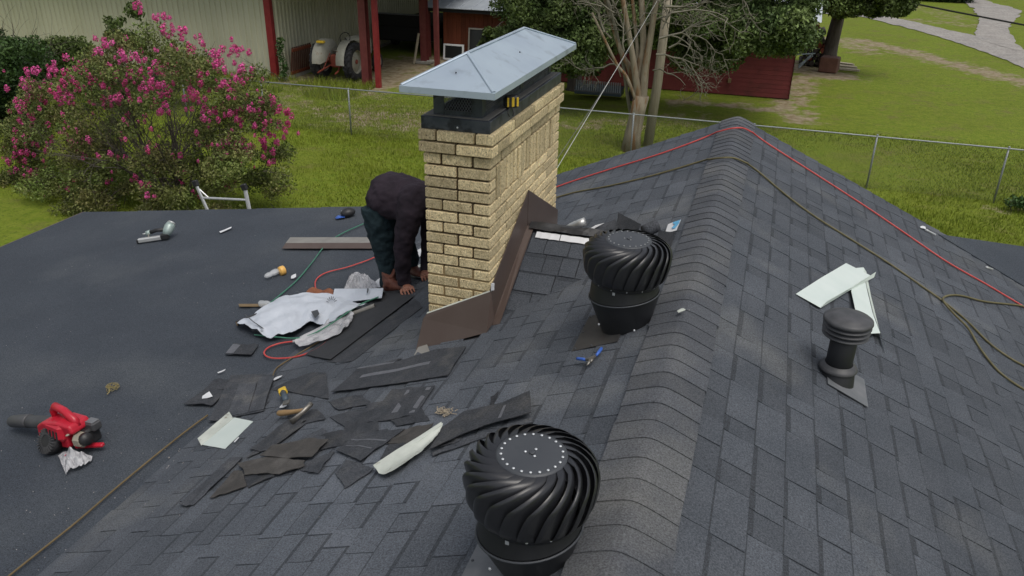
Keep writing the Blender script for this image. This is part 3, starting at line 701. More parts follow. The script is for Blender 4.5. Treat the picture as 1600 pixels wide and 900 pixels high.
# ================================================================== SHEETS, HOSES, SCRAPS
def bil(P, u, v):
    a, b, c, d = P; return a*(1-u)*(1-v)+b*u*(1-v)+c*u*v+d*(1-u)*v
def poly_at(L, t):
    t = max(0, min(.99999, t))*(len(L)-1); i = int(t); f = t-i; return L[i]*(1-f)+L[i+1]*f
def sheetmb(top, bot, nu=14, nv=6, lift=.008, th=.003, hfun=None, rough=0., seed=0, tone=1., snap=True):
    """sheet between two pixel polylines lying on the roof, hfun(u,v)->extra height, th thickness"""
    T = [hit(*p) for p in top]; B = [hit(*p) for p in bot]; b = MB(); b.tone = tone; g = []
    for j in range(nv+1):
        v = j/nv
        for i in range(nu+1):
            u = i/nu; p = poly_at(T, u)*(1-v)+poly_at(B, u)*v
            if rough:
                e = 1 if (i in (0, nu) or j in (0, nv)) else .0
                q = Vector((p.x*28+seed, p.y*28, seed*3.1)); p = p+Vector((noise.noise(q), noise.noise(q+Vector((5, 9, 2))), 0))*rough*e
            z = RZW(p.x, p.y) if snap else p.z
            g.append(Vector((p.x, p.y, z+lift+(hfun(u, v) if hfun else 0))))
    W = nu+1; n = len(g); fs = []
    # vertical offset for the thickness
    vs_ = g+[p-Vector((0, 0, th)) for p in g]
    for j in range(nv):
        for i in range(nu):
            a = j*W+i; fs += [(a, a+W, a+W+1, a+1), (n+a+1, n+a+W+1, n+a+W, n+a)]
    rim = [i for i in range(W)]+[j*W+nu for j in range(1, nv+1)]+[nv*W+i for i in range(nu-1, -1, -1)]+[j*W for j in range(nv-1, 0, -1)]
    for k in range(len(rim)): a, c = rim[k], rim[(k+1) % len(rim)]; fs.append((a, c, n+c, n+a))
    nn = (g[W]-g[0]).cross(g[1]-g[0])
    if nn.z < 0: fs = [tuple(reversed(f)) for f in fs]
    b.add(vs_, fs); b.centre = sum(g, Vector())/len(g); return b
def sheet(name, label, cat, mt, top, bot, group=None, smooth=False, **k):
    b = sheetmb(top, bot, **k); return single(name, b, mt, b.centre, label, cat, group, smooth)
def sheet_thing(name, label, cat, parts_, group=None):
    """several sheets that are parts of one thing"""
    root = None
    for nm, mt, top, bot, kw in parts_:
        b = sheetmb(top, bot, **kw)
        if root is None: root = empty(name, b.centre, label, cat, group)
        part(nm, b, mt, root)
    return root
def hose(name, label, cat, mt, pts, r, lifts=None, group=None, k=7, parent=None):
    n = len(pts); lf = lifts or [0]*n
    P = spline([Vector((p[0], p[1], l)) for p, l in zip(pts, lf)], k)
    W = [hit(p.x, p.y, r+.011+max(0, p.z)) for p in P]
    for _ in range(2): W = [W[0]]+[(W[i-1]+W[i]*2+W[i+1])/4 for i in range(1, len(W)-1)]+[W[-1]]
    for q in W: q.z = max(q.z, RZW(q.x, q.y)+r+.006)
    b = MB(); b.tube(W, r, 8); return single(name, b, mt, W[0], label, cat, group, True)
# over the ridge
hose('air_hose', 'long red air hose crossing the far end of the ridge', 'hose', m_redhose,
     [(866, 296), (900, 284), (960, 265), (1020, 247), (1080, 226), (1125, 208), (1150, 203), (1168, 206), (1200, 228), (1250, 260), (1300, 292), (1360, 331), (1420, 372), (1480, 413), (1540, 447), (1600, 483), (1680, 530)], .0068)
hose('extension_cord', 'olive cord running over the ridge and doubling back in a loop on the right slope', 'cord', m_olive,
     [(864, 313), (900, 303), (950, 294), (1010, 280), (1060, 266), (1100, 254), (1130, 250), (1152, 252), (1180, 268), (1220, 302), (1270, 340), (1330, 378), (1390, 416), (1440, 451), (1475, 476), (1510, 505), (1545, 540), (1580, 565), (1610, 582), (1640, 612), (1630, 628), (1600, 613), (1560, 585), (1530, 548), (1512, 520), (1490, 498), (1472, 476), (1478, 466), (1500, 465), (1535, 474), (1570, 478), (1600, 482), (1660, 500)],
     .0075, lifts=[0]*20+[0]*4+[.012, .014, .012]+[0]*6)
# left wing
hose('air_hose', 'green air hose running down beside the worker and under the white sheet', 'hose', m_green,
     [(592, 340), (570, 351), (535, 367), (510, 384), (490, 410), (465, 440), (440, 462), (418, 480), (404, 494)], .0062, lifts=[0, .0, .0, 0, 0, 0, 0, 0, 0])
hose('air_hose', 'red air hose curving from the worker to the leather pouch', 'hose', m_redhose,
     [(606, 398), (590, 403), (570, 411), (540, 421), (515, 427), (500, 434), (493, 443), (494, 455), (500, 466), (506, 476)], .0062)
hose('air_hose', 'red hose looped on the roof below the white sheet', 'hose', m_redhose,
     [(517, 520), (500, 528), (470, 535), (440, 539), (420, 546), (413, 555), (422, 562), (445, 563), (470, 559), (495, 549), (512, 536), (518, 521), (515, 512)], .0062)
hose('air_hose', 'green hose lying across the front edge of the white sheet', 'hose', m_green,
     [(398, 526), (430, 533), (465, 537), (490, 531), (515, 518), (540, 503), (565, 487), (592, 476)], .0058, lifts=[.0, .02, .03, .035, .04, .05, .05, .05])
hose('extension_cord', 'tan cord stretched from the near corner of the low roof to the scrap pile', 'cord', m_tancord,
     [(-40, 950), (20, 900), (60, 868), (120, 820), (180, 768), (240, 718), (290, 678), (325, 652)], .0055)
hose('extension_cord', 'short tan cord leading from the scrap pile up to the red hose loop', 'cord', m_tancord,
     [(427, 590), (433, 578), (455, 563), (480, 548), (505, 533), (530, 520), (556, 508)], .005)
# white sheet metal
def updown(h, w0): return lambda u, v: h*max(0, (w0-v)/w0)
sheet_thing('metal_flashing', 'white bent metal sheet lying on the low roof below the scrap pile', 'flashing', [
    ('panel', m_white, [(314, 697), (364, 654)], [(352, 704), (396, 661)], dict(nu=10, nv=4, lift=.012, th=.0015, rough=.003)),
    ('flange', m_whited, [(310, 692), (359, 650)], [(315, 699), (365, 656)], dict(nu=8, nv=2, lift=.014, th=.0015, hfun=lambda u, v: .02*(1-v)))])
sheet_thing('metal_flashing', 'long jagged strip of weathered white metal on the scraps behind the near turbine vent', 'flashing', [
    ('panel', m_whited, [(586, 744), (620, 722), (655, 700), (680, 682), (692, 673)], [(604, 754), (625, 742), (658, 718), (674, 704), (684, 690)], dict(nu=26, nv=5, lift=.03, th=.002, rough=.012, seed=3, hfun=lambda u, v: .016*abs(v-.5)*2)),
    ('flange', m_whited, [(584, 741), (620, 717), (655, 696), (690, 673)], [(587, 744), (621, 722), (656, 701), (691, 676)], dict(nu=18, nv=1, lift=.045, th=.002, seed=5, hfun=lambda u, v: .006*(1-v)))])
def nozzle(u, v): return 0
sheet_thing('metal_flashing', 'broad white metal sheet behind the louvred vent pipe', 'flashing', [
    ('panel', m_white, [(1243, 462), (1282, 438), (1321, 416)], [(1281, 487), (1322, 463), (1364, 441)], dict(nu=12, nv=6, lift=.012, th=.0015, hfun=lambda u, v: .012*u+.014*v)),
    ('flange', m_white, [(1281, 487), (1322, 463), (1364, 441)], [(1290, 482), (1328, 461), (1366, 437)], dict(nu=10, nv=2, lift=.028, th=.0015, hfun=lambda u, v: .02*v+.012*u))])
sheet_thing('metal_flashing', 'narrow white bent metal strip leaning out from under the broad sheet', 'flashing', [
    ('panel', m_white, [(1337, 424), (1328, 460), (1336, 500), (1341, 533)], [(1348, 423), (1352, 455), (1362, 500), (1373, 531)], dict(nu=14, nv=4, lift=.022, th=.0015, hfun=lambda u, v: .004+.02*u)),
    ('flange', m_white, [(1348, 423), (1353, 455), (1363, 500), (1374, 532)], [(1353, 428), (1360, 465), (1371, 510), (1383, 556)], dict(nu=12, nv=2, lift=.022, th=.0015, hfun=lambda u, v: (.004+.02*u)*(1-v)-.006*v))])
sheet_thing('metal_flashing', 'long taupe metal channel lying behind the worker near the far edge', 'flashing', [
    ('panel', m_gmetal, [(454, 377), (520, 377), (588, 377)], [(447, 386), (520, 386), (590, 386)], dict(nu=12, nv=2, lift=.045, th=.002)),
    ('flange', m_brown, [(447, 386), (520, 386), (590, 386)], [(441, 391), (520, 391), (590, 391)], dict(nu=12, nv=1, lift=.020, th=.003, hfun=lambda u, v: .025*(1-v)))])
# shingle scraps
def scrap(label, top, bot, lift=.014, mt=None, lines=(), group='torn shingles below the chimney', tone=1., rough=.008, h=None, seed=None, nu=12, nv=6, name='torn_shingle', steps=()):
    seed = seed if seed is not None else R_.uniform(0, 50); mt = mt or m_asph
    hf = h or (lambda u, v, s=seed: .007*(1+noise.noise(Vector((u*1.7+s, v*1.7, 0))))+.022*max(0, noise.noise(Vector((u*2.3+s, v*2.3, 7)))-.12))
    P = [('sheet', mt, top, bot, dict(nu=nu, nv=nv, lift=lift*.72, th=.0035, rough=rough, seed=seed, hfun=hf, tone=tone))]
    T = top; Bq = bot
    def at(u, v):
        def pa(L, t):
            t = max(0, min(.9999, t))*(len(L)-1); i = int(t); f = t-i; return (L[i][0]*(1-f)+L[i+1][0]*f, L[i][1]*(1-f)+L[i+1][1]*f)
        a = pa(T, u); c = pa(Bq, u); return (a[0]*(1-v)+c[0]*v, a[1]*(1-v)+c[1]*v)
    for (u0, u1, v0, v1) in lines:
        n = 6; tt = [at(u0+(u1-u0)*i/n, v0) for i in range(n+1)]; bb = [at(u0+(u1-u0)*i/n, v1) for i in range(n+1)]
        P.append(('sealant_line', m_adh, tt, bb, dict(nu=n, nv=1, lift=lift*.72+.0015, th=.001, hfun=lambda u, v, a=u0, b_=u1, c=v0, d=v1: hf(a+(b_-a)*u, c+(d-c)*v))))
    for (u0, u1, v0, v1, tn) in steps:
        n = 6; tt = [at(u0+(u1-u0)*i/n, v0) for i in range(n+1)]; bb = [at(u0+(u1-u0)*i/n, v1) for i in range(n+1)]
        P.append(('tab', mt, tt, bb, dict(nu=n, nv=3, lift=lift*.72+.005, th=.004, tone=tn, hfun=lambda u, v, a=u0, b_=u1, c=v0, d=v1: hf(a+(b_-a)*u, c+(d-c)*v))))
    return sheet_thing(name, label, 'shingle scrap', P, group)
Z = lambda *pts: [(260+x/3.2, 560+y/3.2) for x, y in pts]
scrap('widest upturned shingle strip with two pale sealant lines just below the chimney apron', Z((962, 62), (1180, 22), (1340, -30), (1500, -50)), Z((825, 186), (1010, 160), (1230, 128), (1410, 98)), .018, lines=((.0, .28, -.02, .06), (.12, .72, .40, .50)), tone=.92, rough=.004, nu=20)
scrap('squarish shingle piece with two pale bars lying right of the hammer', Z((1130, 168), (1240, 160), (1345, 150)), Z((1005, 336), (1130, 318), (1250, 290)), .016, lines=((.38, .5, .08, .78), (.82, .93, .05, .95)), tone=.9, rough=.004)
scrap('crumpled dark shingle in the middle of the pile', Z((900, 330), (980, 290), (1058, 258)), Z((866, 438), (950, 410), (1062, 372)), .014, tone=.85)
scrap('large layered shingle lying left of the hammer', Z((325, 95), (430, 90), (548, 84)), Z((215, 322), (370, 296), (488, 272)), .016, rough=.005, nu=14, nv=8, steps=((.28, .66, .22, .98, 1.28), (.68, 1., .10, .97, 1.22)), tone=1.0)
scrap('dark shingle tab poking out left under the large layered one', Z((245, 112), (290, 112), (335, 118)), Z((190, 163), (240, 162), (300, 165)), .012, tone=.85, rough=.003)
scrap('dark pointed shingle furthest left in the pile', Z((195, 160), (260, 150), (320, 140)), Z((88, 238), (160, 241), (232, 244)), .010, tone=.84, rough=.003)
scrap('flat shingle lying above the yellow handled tool', Z((640, 110), (720, 80), (800, 80)), Z((520, 165), (640, 180), (810, 210)), .010, tone=.92)
scrap('long narrow shingle strip reaching furthest towards the lower left', Z((318, 512), (355, 508), (384, 512)), Z((68, 748), (100, 750), (136, 750)), .02, rough=.006, nu=4, nv=16, tone=1.15)
scrap('wide shingle beside the narrow strip, folded on edge', Z((340, 580), (362, 570), (380, 575)), Z((218, 712), (300, 688), (404, 650)), .014, tone=.95, mt=m_asphb)
scrap('brownish shingle turned upside down in the lower pile', Z((535, 460), (670, 438), (815, 430)), Z((470, 512), (590, 525), (728, 520)), .040, mt=m_asphb, rough=.004, tone=1.)
scrap('brownish ragged underside lying in front of the lower pile', Z((355, 545), (520, 515), (700, 530)), Z((400, 600), (560, 600), (690, 560)), .030, mt=m_asphb, rough=.012, tone=1.15)
scrap('dark torn shingle hanging out below the ragged one', Z((372, 570), (450, 590), (520, 590)), Z((415, 656), (470, 630), (545, 600)), .014, tone=.75, rough=.012)
scrap('pointed shingle between the lower pile and the white strip', Z((700, 540), (770, 500), (845, 478)), Z((660, 565), (710, 580), (760, 588)), .014, tone=1.05)
scrap('shingle strip with long sealant line above the white metal strip', Z((960, 398), (1070, 380), (1195, 370)), Z((848, 478), (905, 500), (972, 530)), .022, lines=((.05, .95, .36, .40), (.1, .9, .66, .69)), rough=.004, tone=1.)
scrap('dark shingle beneath the chips of wood', Z((1180, 372), (1250, 352), (1338, 338)), Z((1105, 440), (1180, 440), (1245, 438)), .014, mt=m_asphb, tone=.95)
scrap('dark shingle half covered by the white metal strip', Z((1115, 440), (1180, 450), (1238, 445)), Z((1065, 520), (1110, 525), (1160, 530)), .012, tone=.8)
scrap('grey shingle tab lying left of the tip of the white metal strip', Z((900, 522), (960, 535), (1040, 566)), Z((842, 590), (870, 620), (895, 662)), .014, tone=1.2)
scrap('long curled shingle strip directly behind the near turbine vent', [(690, 676), (724, 650), (780, 637), (828, 626)], [(672, 712), (706, 696), (760, 674), (829, 656)], .02, lines=((.74, .765, .25, .85),), rough=.005, nu=20, h=lambda u, v: .012+.03*max(0, u-.7)/.3*(1-v)+.012*v, tone=.82)
scrap('thin strip edge under the curled shingle', [(674, 712), (710, 698), (765, 676), (830, 657)], [(676, 717), (712, 704), (766, 684), (832, 664)], .012, rough=.003, nu=20, nv=2, tone=1.1)
scrap('small lone shingle piece with a pale corner out on the low roof', [(366, 539), (385, 540), (404, 541)], [(352, 556), (372, 557), (393, 558)], .010, lines=((0., .3, .1, .9),), rough=.003, tone=.85)
scrap('narrow broken strip above the brownish underside', Z((560, 350), (640, 335), (700, 335)), Z((400, 510), (490, 470), (560, 430)), .012, tone=1.)
scrap('long thin dark sliver at the left of the pile', Z((610, 320), (640, 345), (700, 340)), Z((420, 470), (470, 480), (520, 470)), .018, tone=.85)
scrap('pale worn shingle piece in the middle of the pile', Z((750, 375), (780, 362), (800, 372)), Z((620, 440), (700, 436), (790, 440)), .012, tone=1.35)
scrap('dark triangular shingle right under the hammer head', Z((680, 300), (710, 292), (745, 285)), Z((640, 345), (665, 342), (695, 330)), .010, tone=.8)
scrap('small black shingle corner standing behind the curled strip', [(766, 628), (772, 625), (778, 618)], [(766, 636), (772, 633), (776, 629)], .012, tone=.5, h=lambda u, v: .02*(1-v))
scrap('thin shingle strip left of the brown apron', Z((1000, 60), (1120, 20), (1180, 10)), Z((960, 70), (1080, 45), (1150, 30)), .014, tone=1.15, rough=.003)
R2s = random.Random(3)
for i, (x, y, a, l, w_) in enumerate(((610, 640, .1, 70, 26), (560, 655, .3, 80, 22), (520, 690, .25, 60, 24), (585, 690, .2, 70, 26), (640, 655, .15, 60, 22), (548, 632, .2, 60, 18), (480, 655, .3, 56, 20), (640, 700, .2, 50, 20), (700, 690, .2, 46, 18))):
    c_, s_ = math.cos(-a-.35), math.sin(-a-.35)
    q = lambda u, v: (x+(u*c_-v*s_*.55)*.5*l*1.0, y+(u*s_+v*c_*.9)*.5*w_)
    names_ = ('behind the middle of the pile', 'right of the hammer handle', 'below the hammer', 'at the heart of the pile', 'beside the barred piece', 'above the hammer handle', 'left of the hammer', 'above the grey tab', 'left of the curled strip')
    scrap('loose dark shingle flake '+names_[i], [q(-1, -1), q(0, -1.1), q(1, -1)], [q(-1.1, 1), q(0, 1), q(.9, 1.1)], .008+R2s.uniform(0, .004), tone=R2s.uniform(.72, 1.2), rough=.010, nu=8, nv=4)
# strips the worker is laying
scrap('dark felt strip held down by the worker, left of the chimney', [(602, 458), (622, 461), (648, 466)], [(478, 558), (495, 562), (517, 566)], .016, group='strips being laid beside the chimney', mt=mat('dark_felt', (.026, .028, .032), (.036, .038, .043), rough=.9, ns=9, tone=True, grain=.3, gs=240, space='World'), rough=.002, nu=5, nv=16, name='felt_strip', h=lambda u, v: .012)
scrap('second felt strip showing along the edge of the first', [(648, 469), (655, 474), (660, 482)], [(510, 567), (530, 569), (552, 566)], .010, group='strips being laid beside the chimney', tone=.9, rough=.003, nu=5, nv=16, name='felt_strip', h=lambda u, v: .004)
# pieces behind the worker's boots
for i, (tp, bt, mm, lb) in enumerate((
    ([(640, 398), (655, 392), (664, 386)], [(645, 408), (658, 402), (668, 398)], m_paper, 'white scrap behind the worker by the chimney'),
    ([(618, 402), (632, 398), (642, 394)], [(622, 408), (636, 405), (648, 402)], m_gmetal, 'taupe metal offcut between the worker and the chimney'),
    ([(645, 421), (655, 416), (668, 409)], [(648, 423), (658, 419), (668, 413)], m_whited, 'thin pale strip at the left foot of the chimney'),
    ([(648, 431), (658, 427), (668, 421)], [(650, 433), (660, 430), (668, 425)], m_leath2, 'thin tan strip at the left foot of the chimney'),
    ([(583, 446), (592, 437), (601, 437)], [(590, 451), (600, 450), (606, 446)], m_paper, 'crumpled white scrap at the heel of the near boot'))):
    sheet('paper_scrap' if mm is m_paper else 'metal_offcut', lb, 'scrap', mm, tp, bt, nu=5, nv=3, lift=.012, th=.002, rough=.004, hfun=lambda u, v: .008*u)
# white paper scraps
for tp, bt, lb in ((((317, 622), (322, 619), (328, 616)), ((316, 626), (324, 626), (333, 624)), 'white torn paper on the dark pointed shingle'),
                   (((340, 585), (347, 583), (353, 581)), ((342, 586), (347, 585), (352, 583)), 'thin white paper sliver above the pile on the low roof'),
                   (((427, 595), (435, 592), (442, 591)), ((428, 598), (434, 596), (440, 593)), 'white paper sliver beside the end of the tan cord'),
                   (((437, 640), (443, 634), (447, 631)), ((437, 641), (444, 641), (449, 639)), 'white paper corner next to the yellow handled tool'),
                   (((366, 694), (370, 690), (373, 688)), ((368, 695), (371, 692), (374, 689)), 'tiny white sliver beside the white metal sheet'),
                   (((455, 434), (459, 432), (463, 431)), ((455, 438), (459, 438), (463, 436)), 'white round paper seal near the bottle with orange lid'),
                   (((343, 364), (352, 361), (362, 357)), ((345, 366), (353, 363), (362, 359)), 'faint white sliver alone on the far low roof'),
                   (((884, 350+6), (892, 352), (899, 349)), ((882, 358), (890, 357), (896, 356)), 'white scrap beside the metal elbow behind the saddle'),
                   (((921, 361), (930, 356), (944, 353)), ((922, 365), (930, 360), (938, 356)), 'white printed wrapper piece behind the saddle'),
                   (((1437, 357), (1441, 356), (1445, 358)), ((1438, 359), (1442, 360), (1446, 362)), 'small silver scrap at the edge of the right slope')):
    sheet('paper_scrap', lb, 'paper', m_paper, tp, bt, 'white paper scraps on the roof', nu=4, nv=2, lift=.018, th=.0015, rough=.003, hfun=lambda u, v: .006*u)
# blue and white packet behind the far vent
sheet_thing('shingle_wrapper', 'white paper with a blue curved mark behind the far turbine vent', 'wrapper', [
    ('paper', m_paper, [(1043, 357), (1053, 354), (1063, 352)], [(1039, 369), (1048, 370), (1056, 369)], dict(nu=5, nv=3, lift=.03, th=.0015, hfun=lambda u, v: .01*u)),
    ('printed_mark', mat('sky_blue_print', (.10, .38, .62), rough=.5), [(1050, 357), (1056, 355), (1062, 353)], [(1052, 360), (1057, 359), (1060, 357)], dict(nu=5, nv=1, lift=.0335, th=.001, hfun=lambda u, v: .01)),
    ('printed_mark', MATS['sky_blue_print'], [(1056, 358), (1058, 358), (1061, 357)], [(1048, 366), (1051, 367), (1054, 366)], dict(nu=4, nv=2, lift=.0335, th=.001, hfun=lambda u, v: .01))])
# torn material behind the saddle
scrap('dark folded shingle leaning behind the saddle', [(965, 345), (985, 356), (1000, 364)], [(962, 358), (980, 366), (995, 372)], .02, group='shingle offcuts behind the saddle', h=lambda u, v: .05*(1-v), tone=.95)
scrap('black curled shingle beside the blue marked paper', [(1028, 370), (1040, 372), (1054, 372)], [(1026, 384), (1036, 386), (1048, 390)], .02, group='shingle offcuts behind the saddle', h=lambda u, v: .03*(1-v), tone=.7)
scrap('flat shingle offcut behind the saddle', [(925, 366), (945, 352), (962, 346)], [(935, 372), (952, 368), (966, 366)], .014, group='shingle offcuts behind the saddle', tone=1.)
b = MB(); P0 = hit(1005, 372, .045); P1 = hit(1026, 362, .045); b.tube([P0+(P1-P0)*t for t in (0, .25, .5, .75, 1)], .042, 16); single('felt_roll', b, m_asph, P0, 'short roll of black felt behind the far turbine vent', 'felt roll', smooth=True)
b = MB(); P0 = hit(884, 361, .02); P1 = hit(914, 352, .03); d = (P1-P0); b.tube([P0, P0+d*.3, P0+d*.33, P0+d*.62, P0+d*.65, P1], [.022, .026, .030, .030, .034, .034], 14); single('metal_elbow', b, m_silver, P0, 'dented silver duct elbow lying beyond the saddle ridge', 'duct elbow', smooth=True)

# ---- white underlayment sheet with its black roll
def crump(a, s): return lambda u, v: a*(.5+noise.noise(Vector((u*4+s, v*2.2, s))))+.06*math.sin(math.pi*min(1, v*1.15))*math.sin(math.pi*min(1, .1+u))
hfU = lambda u, v: .012+.022*noise.noise(Vector((u*9+5, v*5, 1)))+.006*abs(noise.noise(Vector((u*17, v*9, 6))))+.035*(1+noise.noise(Vector((u*3.1+2, v*1.9, 4))))*math.sin(math.pi*min(1, .12+v*.8))+.045*max(0, 1-abs(u-.45)/.3)*(1-v)
ul = sheet_thing('underlayment_sheet', 'crumpled white printed roofing underlayment spread left of the worker', 'underlayment', [
    ('sheet', m_ulay, [(371, 515), (400, 498), (440, 480), (482, 469), (530, 471), (575, 484)], [(418, 536), (440, 531), (462, 527), (485, 510), (506, 516), (524, 510)], dict(nu=64, nv=24, lift=.03, th=.002, hfun=hfU, rough=.006)),
    ('sheet', m_ulay, [(524, 466), (560, 466), (600, 466)], [(520, 478), (560, 480), (597, 476)], dict(nu=16, nv=6, lift=.06, th=.002, hfun=lambda u, v: .03*(1-v))),
    ('printed_mark', m_print, [(384, 508), (396, 519), (412, 531)], [(386, 508), (398, 519), (415, 531)], dict(nu=14, nv=1, lift=.10, th=.001, hfun=lambda u, v: 0.0)),
    ('printed_mark', m_print, [(575, 467), (574, 474)], [(577, 467), (576, 474)], dict(nu=2, nv=1, lift=.096, th=.001)),
    ('printed_mark', m_print, [(488, 505), (498, 502)], [(494, 516), (501, 509)], dict(nu=2, nv=2, lift=.105, th=.001)),
    ('printed_mark', m_print, [(464, 478), (470, 480)], [(466, 477), (471, 479)], dict(nu=1, nv=1, lift=.135, th=.001))])
for q in range(7):
    a = math.radians(200+q*22); x_, y_ = 520+9*math.cos(a), 494+12*math.sin(a)
    x2, y2 = 520+5*math.cos(a), 494+7*math.sin(a); b = MB(); b.tube([hit(x_, y_, .112), hit(x2, y2, .112)], .0025, 4); part('printed_mark', b, m_print, ul)
for q in range(9):
    x_, y_ = 388+(q % 3)*5+q*1.2, 519+(q//3)*3.2+q*.6; b = MB(); b.tube([hit(x_, y_, .062+.002*q), hit(x_+4.5, y_+1.8, .064+.002*q)], .0018, 4); part('printed_mark', b, m_print, ul)
def roll(name, label, mt, pa, pb, r, endm, cat='roll'):
    A = hit(*pa, r+.012); B = hit(*pb, r+.012); b = MB(); d = (B-A).normalized()
    b.tube([A, A+d*.002]+[A+(B-A)*t for t in (.25, .5, .75)]+[B], [r*.96]+[r]*4+[r*.96], 18)
    root = single(name, b, mt, A, label, cat, smooth=False)
    c = MB(); c.tube([A-d*.001, A+d*.004], r*.75, 14); part('core', c, endm, root); return root
roll('underlayment_roll', 'black roll sticking out from under the left corner of the white sheet', m_blkpl, (371, 512), (450, 481), .024, m_wood)
roll('underlayment_roll', 'black tube end lying under the white sheet near the worker', m_blkpl, (600, 466), (545, 474), .022, m_dark)
roll('cardboard_tube', 'grey tube end in front of the worker strip', m_gmetal, (586, 483), (548, 497), .018, m_dark, 'tube')
# leather pouch, strap, bottles, bags
def blob(name, label, cat, mt, c, r, amp=.35, fr=9., seed=0, flat=1., group=None, rot=0., n=28, m=18, lift=0., parent=None, sub=None):
    C = hit(*c); b = MB(); nn = roof_n(C.x, C.y); F = Matrix.Rotation(rot, 3, 'Z')
    bb = MB(); bb.ell((0, 0, 0), (1, 1, 1), n=n, m=m)
    V = []
    for v in bb.v:
        p = Vector(v); k = 1+amp*noise.noise(p*fr/5+Vector((seed, 0, 0)))+amp*.7*noise.noise(p*fr/2+Vector((0, seed, 0)))-amp*.5*abs(noise.noise(p*fr/1.6+Vector((3, seed, 1))))
        q = F @ Vector((p.x*r[0]*k, p.y*r[1]*k, p.z*r[2]*k)); V.append((C.x+q.x, C.y+q.y, max(RZW(C.x+q.x, C.y+q.y)+.012, C.z+r[2]*.7+q.z+lift)))
    b.v = V; b.f = bb.f; b.t = [1]*len(V)
    if parent: return part(name, b, mt, parent, True)
    return single(name, b, mt, (C.x, C.y, C.z), label, cat, group, True)
tp = empty('tool_pouch', hit(500, 462), 'brown leather tool pouch lying behind the white sheet', 'tool pouch')
blob('pouch', '', '', m_leather, (492, 464), (.075, .045, .035), .35, 8, 2, parent=tp, rot=.3)
blob('pouch', '', '', m_leather, (512, 463), (.05, .04, .028), .35, 8, 5, parent=tp)
b = sheetmb([(480, 462), (495, 457), (510, 458), (521, 463)], [(476, 472), (490, 468), (508, 470), (522, 470)], nu=14, nv=4, lift=.045, th=.004, rough=.01, hfun=lambda u, v: .02*math.sin(u*9)); part('flap', b, m_leather, tp)
sheet('leather_strap', 'tan leather belt strap running left from the pouch', 'belt', m_leath2, [(373, 477), (400, 477), (430, 477), (452, 474), (472, 470)], [(374, 481), (400, 481), (430, 481), (453, 479), (472, 476)], nu=18, nv=1, lift=.014, th=.004)
def bottle(label, pa, L, r, mt=None, capm=None, ang=(0, 0), full=None, name='plastic_bottle'):
    F, _ = frame(pa, (pa[0]+ang[0], pa[1]+ang[1]), .012+r)
    root = empty(name, F, label, 'bottle'); Q = Matrix.Rotation(math.pi/2, 4, 'Y')
    b = MB(); b.lathe([(r*.85, 0), (r, .008), (r*.93, L*.2), (r, L*.24), (r*.88, L*.42), (r, L*.48), (r*.96, L*.66), (r*.75, L*.8), (r*.36, L*.92), (r*.34, L)], 18, Q); part('body', b, mt or m_clear, root, True, I4)
    b = MB(); b.lathe([(r*.42, L), (r*.42, L+.014)], 14, Q); part('lid', b, capm or m_paper, root, True, I4); return root
bottle('clear empty water bottle resting on the leather strap', (408, 481), .20*.62, .029, ang=(14, 1), capm=mat('copper_lid', (.35, .13, .07)))
F, _ = frame((415, 438), (436, 428), .035); F = F @ Matrix.Scale(1.3, 4)
jr = empty('plastic_bottle', F, 'clear squashed bottle with a big orange lid on the low roof', 'bottle'); Q = Matrix.Rotation(math.pi/2, 4, 'Y')
b = MB(); b.lathe([(.006, 0), (.02, .012), (.028, .04), (.022, .055), (.030, .075), (.030, .10), (.028, .115)], 16, Q); b.v = [(v[0], v[1], v[2]*.7) for v in b.v]; part('body', b, m_clear, jr, True, I4)
b = MB(); b.lathe([(.0, .116), (.032, .116), (.034, .125), (.034, .150), (.030, .154)], 22, Q @ Matrix.Rotation(.25, 4, 'X')); part('lid', b, m_orange, jr, True, I4)
bg1 = sheet('plastic_bag', 'crumpled clear plastic bag beside the worker boots', 'plastic bag', m_bag, [(541, 450), (547, 436), (560, 433), (575, 437), (588, 445)], [(535, 463), (552, 462), (566, 464), (578, 463), (590, 458)], nu=28, nv=14, lift=.02, th=.002, rough=.012, hfun=lambda u, v: .075*(1+.8*noise.noise(Vector((u*5, v*4, 3))))*math.sin(math.pi*(.05+.9*u))*math.sin(math.pi*(.1+.8*v))+.022*noise.noise(Vector((u*17, v*12, 1))))
bg2 = sheet('plastic_bag', 'crumpled plastic bag with small red print in front of the leaf blower', 'plastic bag', m_bag, [(92, 716), (102, 711), (118, 714), (132, 715), (146, 716)], [(104, 746), (110, 738), (122, 737), (134, 731), (144, 723)], nu=34, nv=18, lift=.016, th=.002, rough=.003, hfun=lambda u, v: .06*(1+noise.noise(Vector((u*6, v*4, 8))))*math.sin(math.pi*min(1, max(0, .08+u*.9)))*math.sin(math.pi*(.1+.8*v))+.009*noise.noise(Vector((u*15, v*10, 1))))
for q in range(5):
    a = q*math.pi/5; b = MB(); c = hit(106, 724, .062); b.tube([c-Vector((math.cos(a), math.sin(a), 0))*.010, c+Vector((math.cos(a), math.sin(a), 0))*.010], .002, 4); part('printed_mark', b, mat('crimson_print', (.3, .01, .05)), bg2)
bg3 = sheet('plastic_bag', 'long flattened clear bag under the green hose', 'plastic bag', m_bag, [(457, 541), (490, 525), (515, 508), (535, 494), (553, 497)], [(470, 550), (500, 543), (530, 530), (545, 518), (553, 503)], nu=30, nv=10, lift=.02, th=.0015, rough=.008, smooth=False, hfun=lambda u, v: .03*(1+noise.noise(Vector((u*7, v*5, 2)))))
